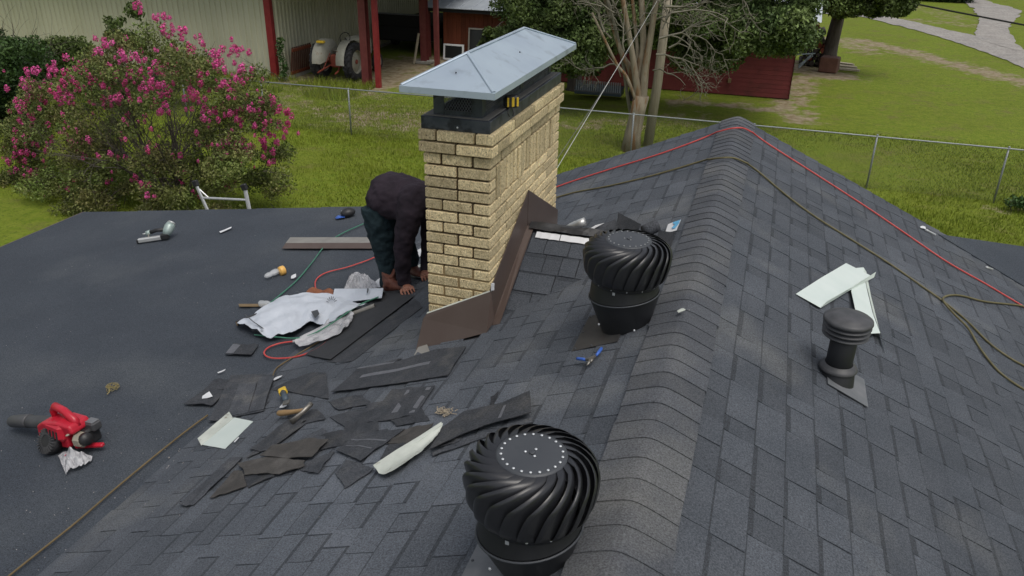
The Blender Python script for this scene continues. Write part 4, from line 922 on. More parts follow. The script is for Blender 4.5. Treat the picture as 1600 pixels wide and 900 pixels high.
# wooden chips on the shingles, small grit
ch = MB()
for i in range(60):
    x_ = 695+R_.gauss(0, 7); y_ = 648+R_.gauss(0, 3.2); p = hit(x_, y_, .016+R_.uniform(0, .012)); a = R_.uniform(0, 3.1); d = Vector((math.cos(a), math.sin(a), R_.uniform(-.3, .3)))*R_.uniform(.006, .016)
    ch.tube([p-d, p+d], R_.uniform(.0012, .003), 4)
o = single('wood_chips', ch, mat('pale_chips', (.42, .36, .26), (.16, .13, .10), ns=60, space='World'), hit(695, 648), 'scatter of pale chips on the shingles above the curled strip', 'debris', kind='stuff')
gr = MB()
def grit(x0, x1, y0, y1, n, s0=.0012, s1=.0035):
    for i in range(n):
        p = hit(R_.uniform(x0, x1), R_.uniform(y0, y1), .003); s = R_.uniform(s0, s1); gr.ell(p, (s, s*R_.uniform(.5, 1.6), s*.6), n=5, m=3)
grit(0, 560, 340, 900, 240); grit(200, 800, 600, 820, 90); grit(1000, 1600, 420, 900, 30); grit(255, 350, 700, 760, 20, .002, .007)
single('roof_grit', gr, mat('pale_grit', (.40, .37, .35), (.2, .19, .18), ns=50, space='World'), hit(300, 600), 'pale specks of grit scattered over the roofing', 'debris', kind='stuff')

# ================================================================== TOOLS
def thing_at(name, label, cat, pa, pb, lift=0., group=None, sc_=1.):
    F, L = frame(pa, pb, lift+.010); F = F @ Matrix.Scale(sc_, 4); return empty(name, F, label, cat, group), L
def pt(mb, nm, mt, root, sm=False, lb=None): return part(nm, mb, mt, root, sm, I4, lb)
def rbox(a, b, e=.004): q = MB(); q.box(a, b, bev=e); return q
# leaf blower
bl, L = thing_at('leaf_blower', 'red handheld leaf blower with a black tube on the low roof', 'leaf blower', (100, 690), (34, 674), sc_=1.34)
q = MB(); q.tube([(.0, 0, .085), (.10, 0, .082), (.20, 0, .072), (.215, 0, .070)], [.036, .034, .031, .031], 16); q.tube([(.215, 0, .07), (.225, 0, .07), (.36, .0, .045), (.372, 0, .043)], [.034, .034, .030, .026], 16); pt(q, 'blower_tube', m_dgrpl, bl, True)
q = MB(); q.prism([(.075, .045), (.06, .11), (.01, .135), (-.10, .15), (-.19, .145), (-.205, .105), (-.15, .085), (-.14, .018), (-.06, .010), (.03, .018)], -.045, .062, Matrix(((1, 0, 0, 0), (0, 0, 1, 0), (0, 1, 0, 0), (0, 0, 0, 1)))); ho = pt(q, 'housing', m_redpl, bl); bv_ = ho.modifiers.new('rounding', 'BEVEL'); bv_.width = .013; bv_.segments = 3
fan = Matrix.Translation((-.03, .068, .048)) @ Matrix.Rotation(math.radians(-58), 4, 'X') @ Matrix.Scale(.84, 4)
q = MB(); q.lathe([(.075, -.02), (.077, .012), (.070, .026), (.045, .032), (.001, .033)], 30, fan); pt(q, 'fan_guard', m_blkpl, bl, True)
for k in range(24):
    a = 2*math.pi*k/24; q = MB(); q.box((.034, -.0022, .024), (.072, .0022, .037), fan @ Matrix.Rotation(a, 4, 'Z')); pt(q, 'guard_rib', m_dgrpl, bl)
q = MB(); q.tube([(.0, -.01, .12), (.005, -.012, .16), (-.02, -.012, .185), (-.10, -.0, .18), (-.17, .01, .15), (-.18, .01, .12)], [.017, .018, .019, .018, .019, .02], 12); pt(q, 'handle', m_redpl, bl, True)
q = MB(); q.box((-.23, -.055, .02), (-.15, .02, .10), bev=.01); pt(q, 'engine_block', m_blkpl, bl)
q = MB(); q.box((-.25, -.06, .08), (-.185, -.01, .125), bev=.008); pt(q, 'muffler', m_dgrpl, bl)
q = MB(); q.box((-.247, -.055, .1255), (-.19, -.015, .128), bev=.001); pt(q, 'muffler_plate', m_gflash, bl)
q = MB(); q.box((-.235, .012, .03), (-.165, .085, .095), Matrix.Rotation(.1, 4, 'Z'), bev=.018); pt(q, 'fuel_tank', mat('aged_cream_plastic', (.30, .28, .22), rough=.5), bl)
q = MB(); q.box((-.15, -.045, .045), (-.01, .085, .135), Matrix.Rotation(-.12, 4, 'Z') @ Matrix.Rotation(.2, 4, 'X'), bev=.02); pt(q, 'housing', m_redpl, bl)
for k_ in range(4): q = MB(); q.box((-.13+k_*.028, .083, .055), (-.118+k_*.028, .088, .10), Matrix.Rotation(-.12, 4, 'Z') @ Matrix.Rotation(.2, 4, 'X')); pt(q, 'vent_slot', m_blkpl, bl)
q = MB(); q.tube([(-.232, .03, .07), (-.254, .034, .074)], [.031, .028], 16); pt(q, 'fuel_cap', m_blkpl, bl, True)
q = MB(); q.ell((-.170, .045, .102), (.010, .030, .006), n=14, m=8); pt(q, 'primer_plate', MATS['aged_cream_plastic'], bl, True)
q = MB(); q.box((-.27, .075, .012), (-.13, .10, .03), Matrix.Rotation(.35, 4, 'Z'), bev=.005); pt(q, 'foot', m_redpl, bl)
q = MB(); q.box((-.06, -.02, .152), (-.03, .0, .1535), Matrix.Rotation(.2, 4, 'Z')); pt(q, 'sticker', m_paper, bl)
# nail gun
ng, L = thing_at('nail_gun', 'pale green pneumatic nail gun with a coil magazine near the far left edge', 'nail gun', (262, 374), (208, 382), sc_=1.35)
ng_s = Matrix.Scale(1.0, 4)
q = MB(); q.box((.02, -.018, 0), (.235, .022, .035), bev=.006); pt(q, 'magazine', m_silver, ng)
q = MB(); q.box((.225, -.02, -.002), (.245, .022, .03), bev=.003); pt(q, 'magazine_end', m_blkpl, ng)
q = MB(); q.tube([(.0, 0, .03), (-.01, -.02, .055), (-.03, -.045, .085), (-.045, -.062, .105)], [.03, .038, .042, .034], 18); pt(q, 'cylinder_head', m_gunal, ng, True)
q = MB(); q.tube([(-.045, -.062, .105), (-.051, -.070, .113)], [.036, .028], 18); pt(q, 'head_cap', m_silver, ng, True)
q = MB(); q.box((-.02, -.022, .0), (.045, .028, .045), bev=.006); pt(q, 'nose', m_blkpl, ng)
q = MB(); q.tube([(.0, -.03, .07), (.08, -.045, .072), (.14, -.04, .062)], [.017, .016, .017], 12); pt(q, 'grip', m_blkpl, ng, True)
q = MB(); q.tube([(.135, -.04, .063), (.17, -.04, .058)], [.022, .020], 12); pt(q, 'grip_end', m_gunal, ng, True)
q = MB(); q.tube([(.17, -.04, .058), (.20, -.04, .056)], [.007, .006], 8); pt(q, 'air_fitting', m_silver, ng, True)
q = MB(); q.tube([(.145, -.025, .06), (.15, -.01, .03)], [.006, .006], 6); pt(q, 'bracket', m_steel, ng)
# cap (hat)
hc, L = thing_at('baseball_cap', 'black cap with a blue brim lying near the far edge', 'cap', (541, 339), (526, 343))
q = MB(); q.ell((-.03, 0, .035), (.085, .07, .055), n=20, m=12); q.v = [(x, y, max(0, z)) for x, y, z in q.v]; pt(q, 'crown', m_blkpl, hc, True)
q = MB(); q.tube([(.03, 0, .008), (.075, 0, .014), (.12, 0, .006)], [(.004, .062), (.005, .058), (.003, .03)], 16); pt(q, 'brim', m_blue, hc, True)
q = MB(); q.ell((.028, -.01, .06), (.012, .02, .012), n=10, m=6); pt(q, 'badge', m_paper, hc, True)
# hammer
hm, L = thing_at('hammer', 'hammer with a tan wooden handle lying on the shingle pile', 'hammer', (440, 656), (495, 651), .035, sc_=1.3)
q = MB(); q.tube([(0, 0, 0), (.01, 0, 0), (.05, 0, 0), (.10, 0, .0), (.155, 0, .002), (.19, 0, .004)], [.010, (.014, .012), (.014, .012), (.011, .009), (.010, .008), (.010, .008)], 12); pt(q, 'handle', m_wood, hm, True)
q = MB(); q.tube([(.195, .035, .012), (.195, .02, .01), (.193, 0, .008), (.188, -.02, .004), (.170, -.048, -.004), (.150, -.07, -.012)], [(.012, .012), (.011, .011), (.013, .010), (.010, .008), (.012, .004), (.015, .0015)], 10); pt(q, 'head', m_steel, hm, True)
# yellow handled tool
kn, L = thing_at('shingle_cutter', 'slate blue hooked tool with a yellow butt standing in the shingle pile', 'tool', (448, 622), (456, 656), .03, sc_=1.7)
q = rbox((-.005, -.015, 0), (.035, .015, .022), .004); pt(q, 'butt', m_yellow, kn)
q = MB(); q.tube([(.03, 0, .011), (.09, .002, .012), (.13, .004, .012)], [(.011, .012), (.010, .010), (.011, .011)], 12); pt(q, 'handle', m_slate, kn, True)
q = MB(); q.prism([(.128, -.006), (.165, -.012), (.175, .012), (.14, .018)], .008, .012); pt(q, 'blade', m_steel, kn)
# snips with blue handles
sn, L = thing_at('tin_snips', 'metal snips with two blue grips lying below the far turbine vent', 'snips', (928, 571), (944, 546), .012)
q = MB(); q.tube([(.03, 0, .012), (.06, -.012, .012), (.085, -.016, .012)], .0075, 8); q2 = MB(); q2.tube([(.028, -.014, .012), (.055, -.018, .014), (.085, -.020, .014), (.098, -.018, .014)], [.006, .008, .008, .007], 10); pt(q2, 'grip', m_blue, sn, True)
q2 = MB(); q2.tube([(.0, .03, .012), (.012, .05, .013), (.022, .075, .013), (.028, .088, .013)], [.006, .008, .008, .007], 10); pt(q2, 'grip', m_blue, sn, True)
q = MB(); q.tube([(.03, -.012, .012), (.01, .0, .012), (.0, .0, .012), (-.03, .004, .010), (-.05, .008, .008)], [.005, .010, .011, .008, .002], 8); pt(q, 'jaw', m_steel, sn, True)
q = MB(); q.tube([(.0, .03, .014), (.0, .008, .014), (-.008, -.008, .014), (-.028, -.006, .012)], [.005, .009, .009, .006], 8); pt(q, 'jaw', m_steel, sn, True)
# tape measure on the chimney curb
tm = empty('tape_measure', wv(-1.386, 4.36, zc1+.040), 'black and yellow tape measure perched on the chimney curb', 'tape measure'); tm.matrix_basis = tm.matrix_basis @ Matrix.Rotation(math.radians(38), 4, 'Z')
q = rbox((-.044, -.026, -.036), (.044, .026, .034), .014); pt(q, 'case', m_blkpl, tm)
for xa, xb in ((-.034, -.022), (-.006, .010), (.024, .036)): q = rbox((xa, -.0275, -.026), (xb, -.0245, .026), .001); pt(q, 'stripe', m_yellow, tm)
q = MB(); q.tube([(-.02, -.02, -.036), (-.03, -.03, -.06), (-.02, -.032, -.08)], .003, 6); q.tube([(.0, -.02, -.036), (.006, -.03, -.06), (.0, -.032, -.078)], .004, 6); pt(q, 'wrist_loop', m_blkpl, tm)
# wire bundle
wb = MB(); C0 = hit(175, 608)
for i in range(5):
    a0 = i*1.1; pts = []
    for j in range(16):
        a = a0+j*.42; r = .028+.012*math.sin(j*1.3+i); pts.append((C0.x+r*1.3*math.cos(a)+.004*i, C0.y+r*math.sin(a), C0.z+.012+.006*i+.008*math.sin(j+i)))
    wb.tube(pts, .0022, 5)
wb.tube([hit(170, 607, .02), hit(172, 616, .02), hit(168, 619, .016)], .004, 6)
single('wire_coil', wb, mat('gold_wire', (.24, .19, .07), (.32, .27, .12), ns=30), C0, 'small tangled coil of gold wire behind the leaf blower', 'wire coil')
# bits on the far right
for lb, pa, pb, nm in (('pale caulking nozzle lying on the right slope near its outer edge', (1447, 363), (1461, 370), 'caulking_nozzle'), ('tiny pale metal fitting by the right edge of the roof', (1541, 421), (1550, 424), 'metal_fitting')):
    A = hit(*pa, .02); B = hit(*pb, .02); b = MB(); b.tube([A, A+(B-A)*.3, B], [.012, .008, .007], 8); b.ell(A, (.014, .014, .010), n=8, m=6); single(nm, b, m_silver, A, lb, 'nozzle' if 'nozzle' in nm else 'fitting')
for (x_, y_, s_, lb) in ((1064, 493, 1, 'whitish smear of caulk on the ridge right of the far vent'), (145, 523+0, 0, '')):
    if lb: sheet('caulk_smear', lb, 'caulk', m_whited, [(x_-7, y_-1), (x_, y_-4), (x_+4, y_-4)], [(x_-5, y_+2), (x_, y_), (x_+6, y_-2)], nu=6, nv=2, lift=.024, th=.003, rough=.008)
for x_, y_ in ((37, 668), (149, 721)): pass

# ================================================================== THE ROOFER
F0 = hit(608, 455); YP = F0.y+.02
person = empty('person', F0, 'roofer in a dark purple shirt and dark jeans bent double behind the chimney', 'person')
def P(px, py, dy=0.): return atY(px, py, YP+dy)
def soften(o, vox, it=5, disp=0., size=.12):
    m_ = o.modifiers.new('union', 'REMESH'); m_.mode = 'VOXEL'; m_.voxel_size = vox; m_.use_smooth_shade = True
    s_ = o.modifiers.new('smooth', 'SMOOTH'); s_.iterations = it; s_.factor = .5
    if disp:
        t = bpy.data.textures.new('cloth_folds', 'CLOUDS'); t.noise_scale = size; t.noise_depth = 2
        d = o.modifiers.new('folds', 'DISPLACE'); d.texture = t; d.strength = disp; d.mid_level = .5; d.texture_coords = 'LOCAL'
    return o
# jeans
q = MB()
q.tube([P(583, 318), P(590, 322), P(604, 326), P(612, 332)], [(.13, .15), (.165, .19), (.15, .18), (.10, .15)], 20)
q.tube([P(590, 322, -.07), P(593, 345, -.08), P(598, 380, -.06), P(602, 400, -.04), P(607, 430, -.01), P(609, 446, .0)], [.135, .125, .092, .078, .070, .078], 18)
q.tube([P(600, 326, .12), P(615, 350, .14), P(632, 378, .16), P(638, 395, .18), P(643, 412, .2)], [.13, .12, .09, .078, .074], 18)
soften(part('jeans', q, m_jeans, person, True), .011, 4, .036, .06)
# shirt
q = MB()
q.tube([P(584, 308), P(592, 309), P(608, 306), P(628, 309), P(650, 315), P(670, 322), P(680, 328), P(689, 333)], [(.12, .14), (.165, .185), (.185, .21), (.18, .215), (.16, .215), (.13, .19), (.085, .11), (.065, .07)], 24)
q.tube([P(646, 312, -.14), P(640, 335, -.20), P(633, 365, -.22), P(630, 385, -.22), P(629, 415, -.20), P(631, 437, -.18), P(633, 444, -.18)], [.11, .098, .082, .072, .062, .055, .05], 16)
q.ell(P(650, 311, -.12), (.13, .12, .125), None, 18, 12); q.ell(P(670, 322, .12), (.12, .12, .11), None, 18, 12)
q.tube([P(668, 318, .14), P(672, 345, .20), P(672, 380, .2), P(668, 405, .16), P(664, 425, .1)], [.10, .08, .07, .06, .05], 16)
soften(part('shirt', q, m_shirt, person, True), .011, 4, .038, .09)
# body: head, neck, forearms ends and hands as one continuous skin
q = MB()
nk = P(686, 332); hd = P(697, 350)
q.tube([nk, P(692, 341), hd], [.06, .058, .06], 14)
dv = (hd-nk).normalized()
q.ell(hd+dv*.05, (.078, .074, .098), Matrix.Rotation(.9, 4, 'Y'), 22, 16)
q.ell(hd+dv*.05+Vector((.072, 0, -.035)), (.016, .012, .02), None, 10, 8)      # nose
q.ell(hd+dv*.085+Vector((.05, 0, -.05)), (.03, .035, .025), None, 12, 8)       # jaw
for s_ in (-1, 1): q.ell(hd+dv*.04+Vector((.0, s_*.077, -.0)), (.018, .008, .026), None, 10, 8)   # ears
q.ell(hd+dv*.085+Vector((.075, 0, -.045)), (.008, .022, .006), None, 10, 6)
def hand(wr, tip, side, up):
    """palm and five curled fingers from the wrist towards tip; side = across the knuckles, thumb on the +side"""
    d = (tip-wr).normalized(); s = (side-d*side.dot(d)).normalized(); n_ = d.cross(s)
    if n_.dot(up) < 0: n_ = -n_
    q.tube([wr-d*.05, wr, wr+d*.035, wr+d*.075, wr+d*.095], [(.026, .026), (.026, .028), (.030, .036), (.026, .042), (.016, .040)], 12)
    for i, (off, L) in enumerate(((.037, .070), (.0125, .080), (-.0125, .074), (-.036, .058))):
        b0 = wr+d*.085+s*off; d1 = (d*.9-n_*.35).normalized(); d2 = (d*.45-n_*.85).normalized(); d3 = (-d*.15-n_*.95).normalized()
        q.tube([b0-d*.01, b0+d1*.0, b0+d1*L*.45, b0+d1*L*.45+d2*L*.32, b0+d1*L*.45+d2*L*.32+d3*L*.28], [.0095, .0095, .0086, .008, .0065], 8)
    b0 = wr+d*.03+s*.034; q.tube([b0-s*.012, b0+s*.018+d*.018-n_*.008, b0+s*.026+d*.046-n_*.02, b0+s*.018+d*.066-n_*.03], [.013, .012, .0105, .008], 8)
W0 = P(634, 447, -.18); T0 = hit(650, 470); T0.z += .03
q.tube([nk, P(672, 326), P(650, 315), P(646, 314, -.14), P(640, 335, -.20), P(633, 365, -.22), P(630, 385, -.22), P(629, 415, -.20), W0], [.05, .05, .045, .04, .036, .034, .034, .03, .027], 12)
hand(W0, T0, Vector((0, -1, 0)), Vector((.3, 0, 1)))
W1 = P(664, 425, .1); T1 = hit(668, 447); T1.z += .03
q.tube([P(672, 326), P(668, 318, .14), P(672, 345, .20), P(672, 380, .2), P(668, 405, .16), W1], [.06, .05, .045, .04, .034, .027], 12)
hand(W1, T1, Vector((0, 1, 0)), Vector((.3, 0, 1)))
soften(part('body', q, m_skin, person, True), .0048, 2)
# face details and hair
q = MB(); q.ell(hd+dv*.035+Vector((-.018, 0, .012)), (.088, .082, .098), Matrix.Rotation(.9, 4, 'Y'), 20, 14); part('hair', q, m_hair, person, True)
for s_ in (-1, 1): q = MB(); q.ell(hd+dv*.05+Vector((.072, s_*.03, -.005)), (.008, .012, .008), None, 10, 6); part('eye', q, m_paper, person, True)
q = MB(); q.tube([W0+(T0-W0).normalized()*-.02, W0+(T0-W0).normalized()*-.001], [.031, .031], 16); part('wrist_watch', q, m_silver, person, True)
# boots
def boot(an, heel, toe, name='boot'):
    h = hit(*heel); t = hit(*toe); d = (t-h).normalized(); L = .29; h = Vector(h); z = Vector((0, 0, 1))
    t = h+d*L
    q = MB(); q.tube([an, h+d*.045+z*.20, h+d*.05+z*.12, h+d*.055+z*.07], [.060, .055, .048, .048], 14)
    q.tube([h-d*.01+z*.055, h+d*.05+z*.062, h+d*.12+z*.062, h+d*.19+z*.045, h+d*.25+z*.038, h+d*.275+z*.03], [(.028, .026), (.046, .034), (.048, .038), (.032, .042), (.025, .041), (.016, .028)], 16)
    bt = part(name, q, m_boot, person, True); soften(bt, .010, 3, .008, .04)
    q = MB(); q.tube([h-d*.02+z*.017, h+d*.03+z*.017, h+d*.12+z*.016, h+d*.20+z*.016, h+d*.27+z*.016], [(.014, .028), (.014, .037), (.012, .036), (.013, .050), (.013, .034)], 14); part('sole', q, m_blkpl, bt, True)
boot(P(609, 446), (603, 459), (632, 455)); boot(P(643, 410, .2), (641, 432), (672, 438))

# ================================================================== YARD
def pdist(X, Y, pts):
    d = np.full(X.shape, 1e9)
    for (x0, y0), (x1, y1) in zip(pts[:-1], pts[1:]):
        dx, dy = x1-x0, y1-y0; t = np.clip(((X-x0)*dx+(Y-y0)*dy)/(dx*dx+dy*dy), 0, 1); d = np.minimum(d, np.hypot(X-x0-t*dx, Y-y0-t*dy))
    return d
def gp(*pts): return [(ground(*p).x, ground(*p).y) for p in pts]
GX = np.linspace(-60, 70, 521); GY = np.concatenate([np.linspace(-15, 5, 21)[:-1], np.linspace(5, 75, 421), np.linspace(76, 170, 60)])
XX, YY = np.meshgrid(GX, GY)
dirt = np.zeros(XX.shape)
def blobs(pts, w_, s=1.): 
    global dirt
    dirt = np.maximum(dirt, s*np.clip(1.2-pdist(XX, YY, gp(*pts))/w_, 0, 1))
blobs([(1340, 63), (1420, 80), (1480, 97), (1560, 118), (1640, 138)], 1.3, .9)
blobs([(1300, 60), (1360, 80)], 1.6, .7); blobs([(1255, 120), (1235, 165), (1250, 185)], 1.0, .85)
blobs([(560, 178), (640, 188), (740, 180)], 2.2, .8); blobs([(440, 155), (500, 165)], 2.0, .55)
blobs([(900, 195), (1000, 190), (1080, 185)], 1.4, .6); blobs([(1060, 160), (1150, 165), (1220, 172)], 1.0, .7)
blobs([(470, 122), (560, 138), (640, 110), (600, 100), (690, 95)], 2.2, 1.0); blobs([(1240, 100), (1300, 118)], 1.6, 1.)
blobs([(1560, 325), (1650, 335)], .5, .6); blobs([(1440, 12), (1500, 30)], 3, .5); blobs([(1430, 30), (1520, 40)], 1.5, .6)
lush = np.clip(1-np.abs(YY-17.3)/2.6, 0, 1)*.8
verts = np.stack([XX, YY, .03*np.sin(XX*.7)*np.cos(YY*.6)-.02], -1).reshape(-1, 3)
ny_, nx_ = XX.shape; ii = np.arange((ny_-1)*nx_).reshape(ny_-1, nx_)[:, :-1].ravel(); Fq = np.stack([ii, ii+1, ii+nx_+1, ii+nx_], -1)
GM = bpy.data.materials.new('yard_grass'); GM.use_nodes = True; nt = GM.node_tree; Nn = nt.nodes; Lk = nt.links; bs_ = Nn['Principled BSDF']; bs_.inputs['Roughness'].default_value = .95; bs_.inputs['Specular IOR Level'].default_value = .2
geo_ = Nn.new('ShaderNodeNewGeometry')
def nz_(s, d=5, r=.6): n = Nn.new('ShaderNodeTexNoise'); n.inputs['Scale'].default_value = s; n.inputs['Detail'].default_value = d; n.inputs['Roughness'].default_value = r; Lk.new(geo_.outputs['Position'], n.inputs['Vector']); return n.outputs['Fac']
def mr_(v, a, b, c=0., d=1.): n = Nn.new('ShaderNodeMapRange'); n.inputs[1].default_value = a; n.inputs[2].default_value = b; n.inputs[3].default_value = c; n.inputs[4].default_value = d; Lk.new(v, n.inputs[0]); return n.outputs[0]
def mx_(f, a, b):
    n = Nn.new('ShaderNodeMix'); n.data_type = 'RGBA'
    for k, v in ((0, f), (6, a), (7, b)):
        if isinstance(v, bpy.types.NodeSocket): Lk.new(v, n.inputs[k])
        else: n.inputs[k].default_value = (*v, 1)
    return n.outputs[2]
def ma_(op, a, b):
    n = Nn.new('ShaderNodeMath'); n.operation = op
    for k, v in ((0, a), (1, b)):
        if isinstance(v, bpy.types.NodeSocket): Lk.new(v, n.inputs[k])
        else: n.inputs[k].default_value = v
    return n.outputs[0]
c_ = mx_(mr_(nz_(3.2), .35, .65), (.125, .165, .014), (.18, .215, .026))
c_ = mx_(mr_(nz_(.35, 3), .35, .65), c_, mx_(mr_(nz_(5), .35, .6), (.125, .19, .012), (.185, .23, .026)))
c_ = mx_(mr_(nz_(.9, 7, .75), .52, .68, 0, .75), c_, (.17, .14, .055))
c_ = mx_(mr_(nz_(14, 3, .7), .30, .50, .6, 0), c_, (.05, .08, .010))
at_ = Nn.new('ShaderNodeAttribute'); at_.attribute_name = 'dirt'
df = mr_(ma_('ADD', at_.outputs['Fac'], ma_('MULTIPLY', ma_('SUBTRACT', nz_(1.6, 7, .7), .5), 2.6)), .45, .85)
c_ = mx_(df, c_, mx_(mr_(nz_(4, 5), .35, .65), (.20, .15, .085), (.34, .29, .20)))
Lk.new(c_, bs_.inputs['Base Color']); bp = Nn.new('ShaderNodeBump'); bp.inputs['Strength'].default_value = .8; bp.inputs['Distance'].default_value = .05; Lk.new(nz_(11, 4, .75), bp.inputs['Height']); Lk.new(bp.outputs[0], bs_.inputs['Normal'])
me = fastmesh('ground', verts, Fq, GM, smooth=True); a = me.attributes.new('dirt', 'FLOAT', 'POINT'); a.data.foreach_set('value', dirt.ravel().astype('f4'))
go = link('ground', me); go['kind'] = 'structure'
q = MB(); s_ = 700; q.add([(-s_, -s_, -.12), (s_, -s_, -.12), (s_, s_, -.12), (-s_, s_, -.12)], [(0, 1, 2, 3)]); struct('ground', q, GM)
# gravel drive in two branches
def road(name, Lf, Rt, z):
    Lf = spline([Vector((*p, 0)) for p in gp(*Lf)], 8); Rt = spline([Vector((*p, 0)) for p in gp(*Rt)], 8); n = 60; q = MB(); W = 9
    for i in range(n+1):
        a = poly_at(Lf, i/n); b_ = poly_at(Rt, i/n)
        for j in range(W):
            p = a+(b_-a)*j/(W-1)
            if j in (0, W-1): p = p+(b_-a).normalized()*(.35*noise.noise(p*1.3)+.2*noise.noise(p*4))*(1 if j == 0 else -1)
            q.v.append((p.x, p.y, z+.012*(1-abs(j/(W-1)-.5)*2)+.03*math.sin(p.x*.7)*math.cos(p.y*.6)-.02+.01))
    for i in range(n):
        for j in range(W-1): k = i*W+j; q.f.append((k, k+1, k+W+1, k+W))
    q.t = [1]*len(q.v); return struct(name, q, m_gravel, True)
road('gravel_road', [(1250, 16), (1345, 21), (1417, 31), (1479, 46), (1523, 55), (1600, 78), (1700, 112)], [(1250, 20), (1345, 26), (1435, 49), (1523, 76), (1600, 106), (1700, 150)], .016)
road('gravel_road', [(1440, -28), (1501, 0), (1524, 18), (1531, 30), (1524, 50), (1530, 62)], [(1470, -30), (1540, 0), (1590, 14), (1592, 26), (1577, 44), (1600, 84)], .024)
# grass tufts
def tufts(n, xr, yr, h0, h1, name, keep=None, tone0=.8, w_=.008):
    x = NR.uniform(*xr, n); y = NR.uniform(*yr, n)
    if keep is not None: k = keep(x, y); x, y = x[k], y[k]
    n = len(x); a = NR.uniform(0, 2*np.pi, n); h = NR.uniform(h0, h1, n); w = NR.uniform(w_*.6, w_*1.6, n); lx, ly = NR.normal(0, .35, n)*h, NR.normal(0, .35, n)*h
    V = np.stack([np.stack([x-w*np.cos(a), y-w*np.sin(a), -.03+0*x], -1), np.stack([x+w*np.cos(a), y+w*np.sin(a), -.03+0*x], -1), np.stack([x+lx, y+ly, h], -1)], 1).reshape(-1, 3)
    t = np.repeat(NR.uniform(tone0*.7, tone0*1.35, n), 3); me = fastmesh(name, V, np.arange(3*n).reshape(-1, 3), m_grassb, t)
    o = link(name, me); o['kind'] = 'stuff'; o['label'] = 'short green grass covering the yard'; o['category'] = 'grass'; return o
clump = lambda x, y: np.array([noise.noise(Vector((a*.9, b*.9, 3))) for a, b in zip(x, y)]) > -.12
tufts(190000, (-22, 13), (12, 24.5), .012, .048, 'grass', None, 1., .010)
o = tufts(26000, (-16, 9), (15.2, 19.6), .04, .12, 'tall_grass', clump, 1., .008); o['label'] = 'longer tufts of grass along the fence and behind the house'
o = tufts(9000, (-21, -12.7), (22.6, 25.2), .06, .3, 'tall_grass', clump, 1.0, .010); o['label'] = 'rough grass in front of the metal barn'

# ================================================================== FENCE
FY = 19.15
fence = empty('chain_link_fence', (-3, FY, 0), 'grey chain link fence with a top rail crossing the yard', 'fence')
fx0, fx1 = -19, 16
q = MB(); q.tube([(fx0, FY, 1.19), (-8, FY+.05, 1.205), (0, FY, 1.19), (fx1, FY-.35, 1.2)], .017, 10); part('top_rail', q, m_rail, fence, True)
for i, xx in enumerate([-18.5, -15.9, -13.3, -10.63, -8.02, -5.4, -3.0, -.2, 2.43, 5.02, 7.6, 10.2, 12.8, 15.4]):
    q = MB(); yy = FY-(xx > 0)*xx*.02; q.tube([(xx, yy, -.1), (xx, yy, 1.21)], .021, 10); q.ell((xx, yy, 1.22), (.026, .026, .024), n=10, m=6); part('post', q, m_rail, fence, True)
s_ = .062; cs = []; 
n = int((fx1-fx0)/s_)
V = []; Fc = []
def wire(p, q_, r=.0014):
    d = (q_-p).normalized(); a = Vector((0, 1, 0)); b_ = d.cross(a); o_ = len(V)
    for c in (p, q_):
        for k in range(3): an = 2*math.pi*k/3; w3 = c+a*math.cos(an)*r+b_*math.sin(an)*r; V.append((w3.x, w3.y, w3.z))
    for k in range(3): k2 = (k+1) % 3; Fc.append((o_+k, o_+k2, o_+3+k2, o_+3+k))
for i in range(-int(1.15/s_), n):
    for sg in (1, -1):
        x0 = fx0+i*s_ if sg > 0 else fx0+i*s_+1.15
        p = Vector((x0, FY-.03-max(0, x0)*.02, .03)); p2 = Vector((x0+sg*1.15, FY-.03-max(0, x0)*.02, 1.18)); wire(p, p2)
part('chain_link', type('X', (), {})() if False else (lambda b: (setattr(b, 'v', V), setattr(b, 'f', Fc), setattr(b, 't', [1]*len(V)), b)[3])(MB()), m_wire, fence)

# ================================================================== METAL BARN
barn = empty('metal_barn', (-17, 27, 0), 'beige ribbed metal barn with red steel posts and an open bay', 'barn')
def ribwall(x0, y0, x1, y1, H, pw=.9, rib=.225):
    L = math.hypot(x1-x0, y1-y0); d = Vector(((x1-x0)/L, (y1-y0)/L, 0)); nrm = Vector((d.y, -d.x, 0)); n = int(round(L/pw)); pw = L/n
    for i in range(n):
        q = MB(); prof = []; nr = 4; r = pw/nr
        for k in range(nr):
            b0 = i*pw+k*r; prof += [(b0, 0), (b0+r*.64, 0), (b0+r*.70, .05), (b0+r*.92, .05)]
        prof.append(((i+1)*pw-.002, 0)); prof = [(a, h) for a, h in prof]
        for a, h in prof:
            p = Vector((x0, y0, 0))+d*a+nrm*h; q.v += [(p.x, p.y, .04), (p.x, p.y, H)]
        q.f = [(2*k, 2*k+2, 2*k+3, 2*k+1) for k in range(len(prof)-1)]; q.t = [1]*len(q.v)
        part('wall_panel', q, m_barn, barn)
ribwall(-33, 25.05, -16.85, 25.05, 3.3)
ribwall(-16.62, 25.1, -16.62, 38.5, 3.3)
q = MB(); q.box((-34, 24.3, 3.3), (-11.9, 45, 3.42)); part('roof', q, m_roofm, barn)
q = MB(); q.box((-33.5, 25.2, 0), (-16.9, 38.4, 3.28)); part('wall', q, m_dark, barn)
q = MB(); q.box((-33.2, 24.9, -.05), (-16.2, 25.04, .05)); q.box((-16.5, 25.3, -.05), (-16.3, 38, .07)); part('foundation', q, m_conc, barn)
def ibeam(x, y, w_, H, mt, z0=0, nm='post'):
    q = MB(); q.box((x-w_/2, y-w_/2, z0), (x+w_/2, y-w_/2+.015, H)); q.box((x-w_/2, y+w_/2-.015, z0), (x+w_/2, y+w_/2, H)); q.box((x-.01, y-w_/2+.016, z0), (x+.01, y+w_/2-.016, H)); part(nm, q, mt, barn)
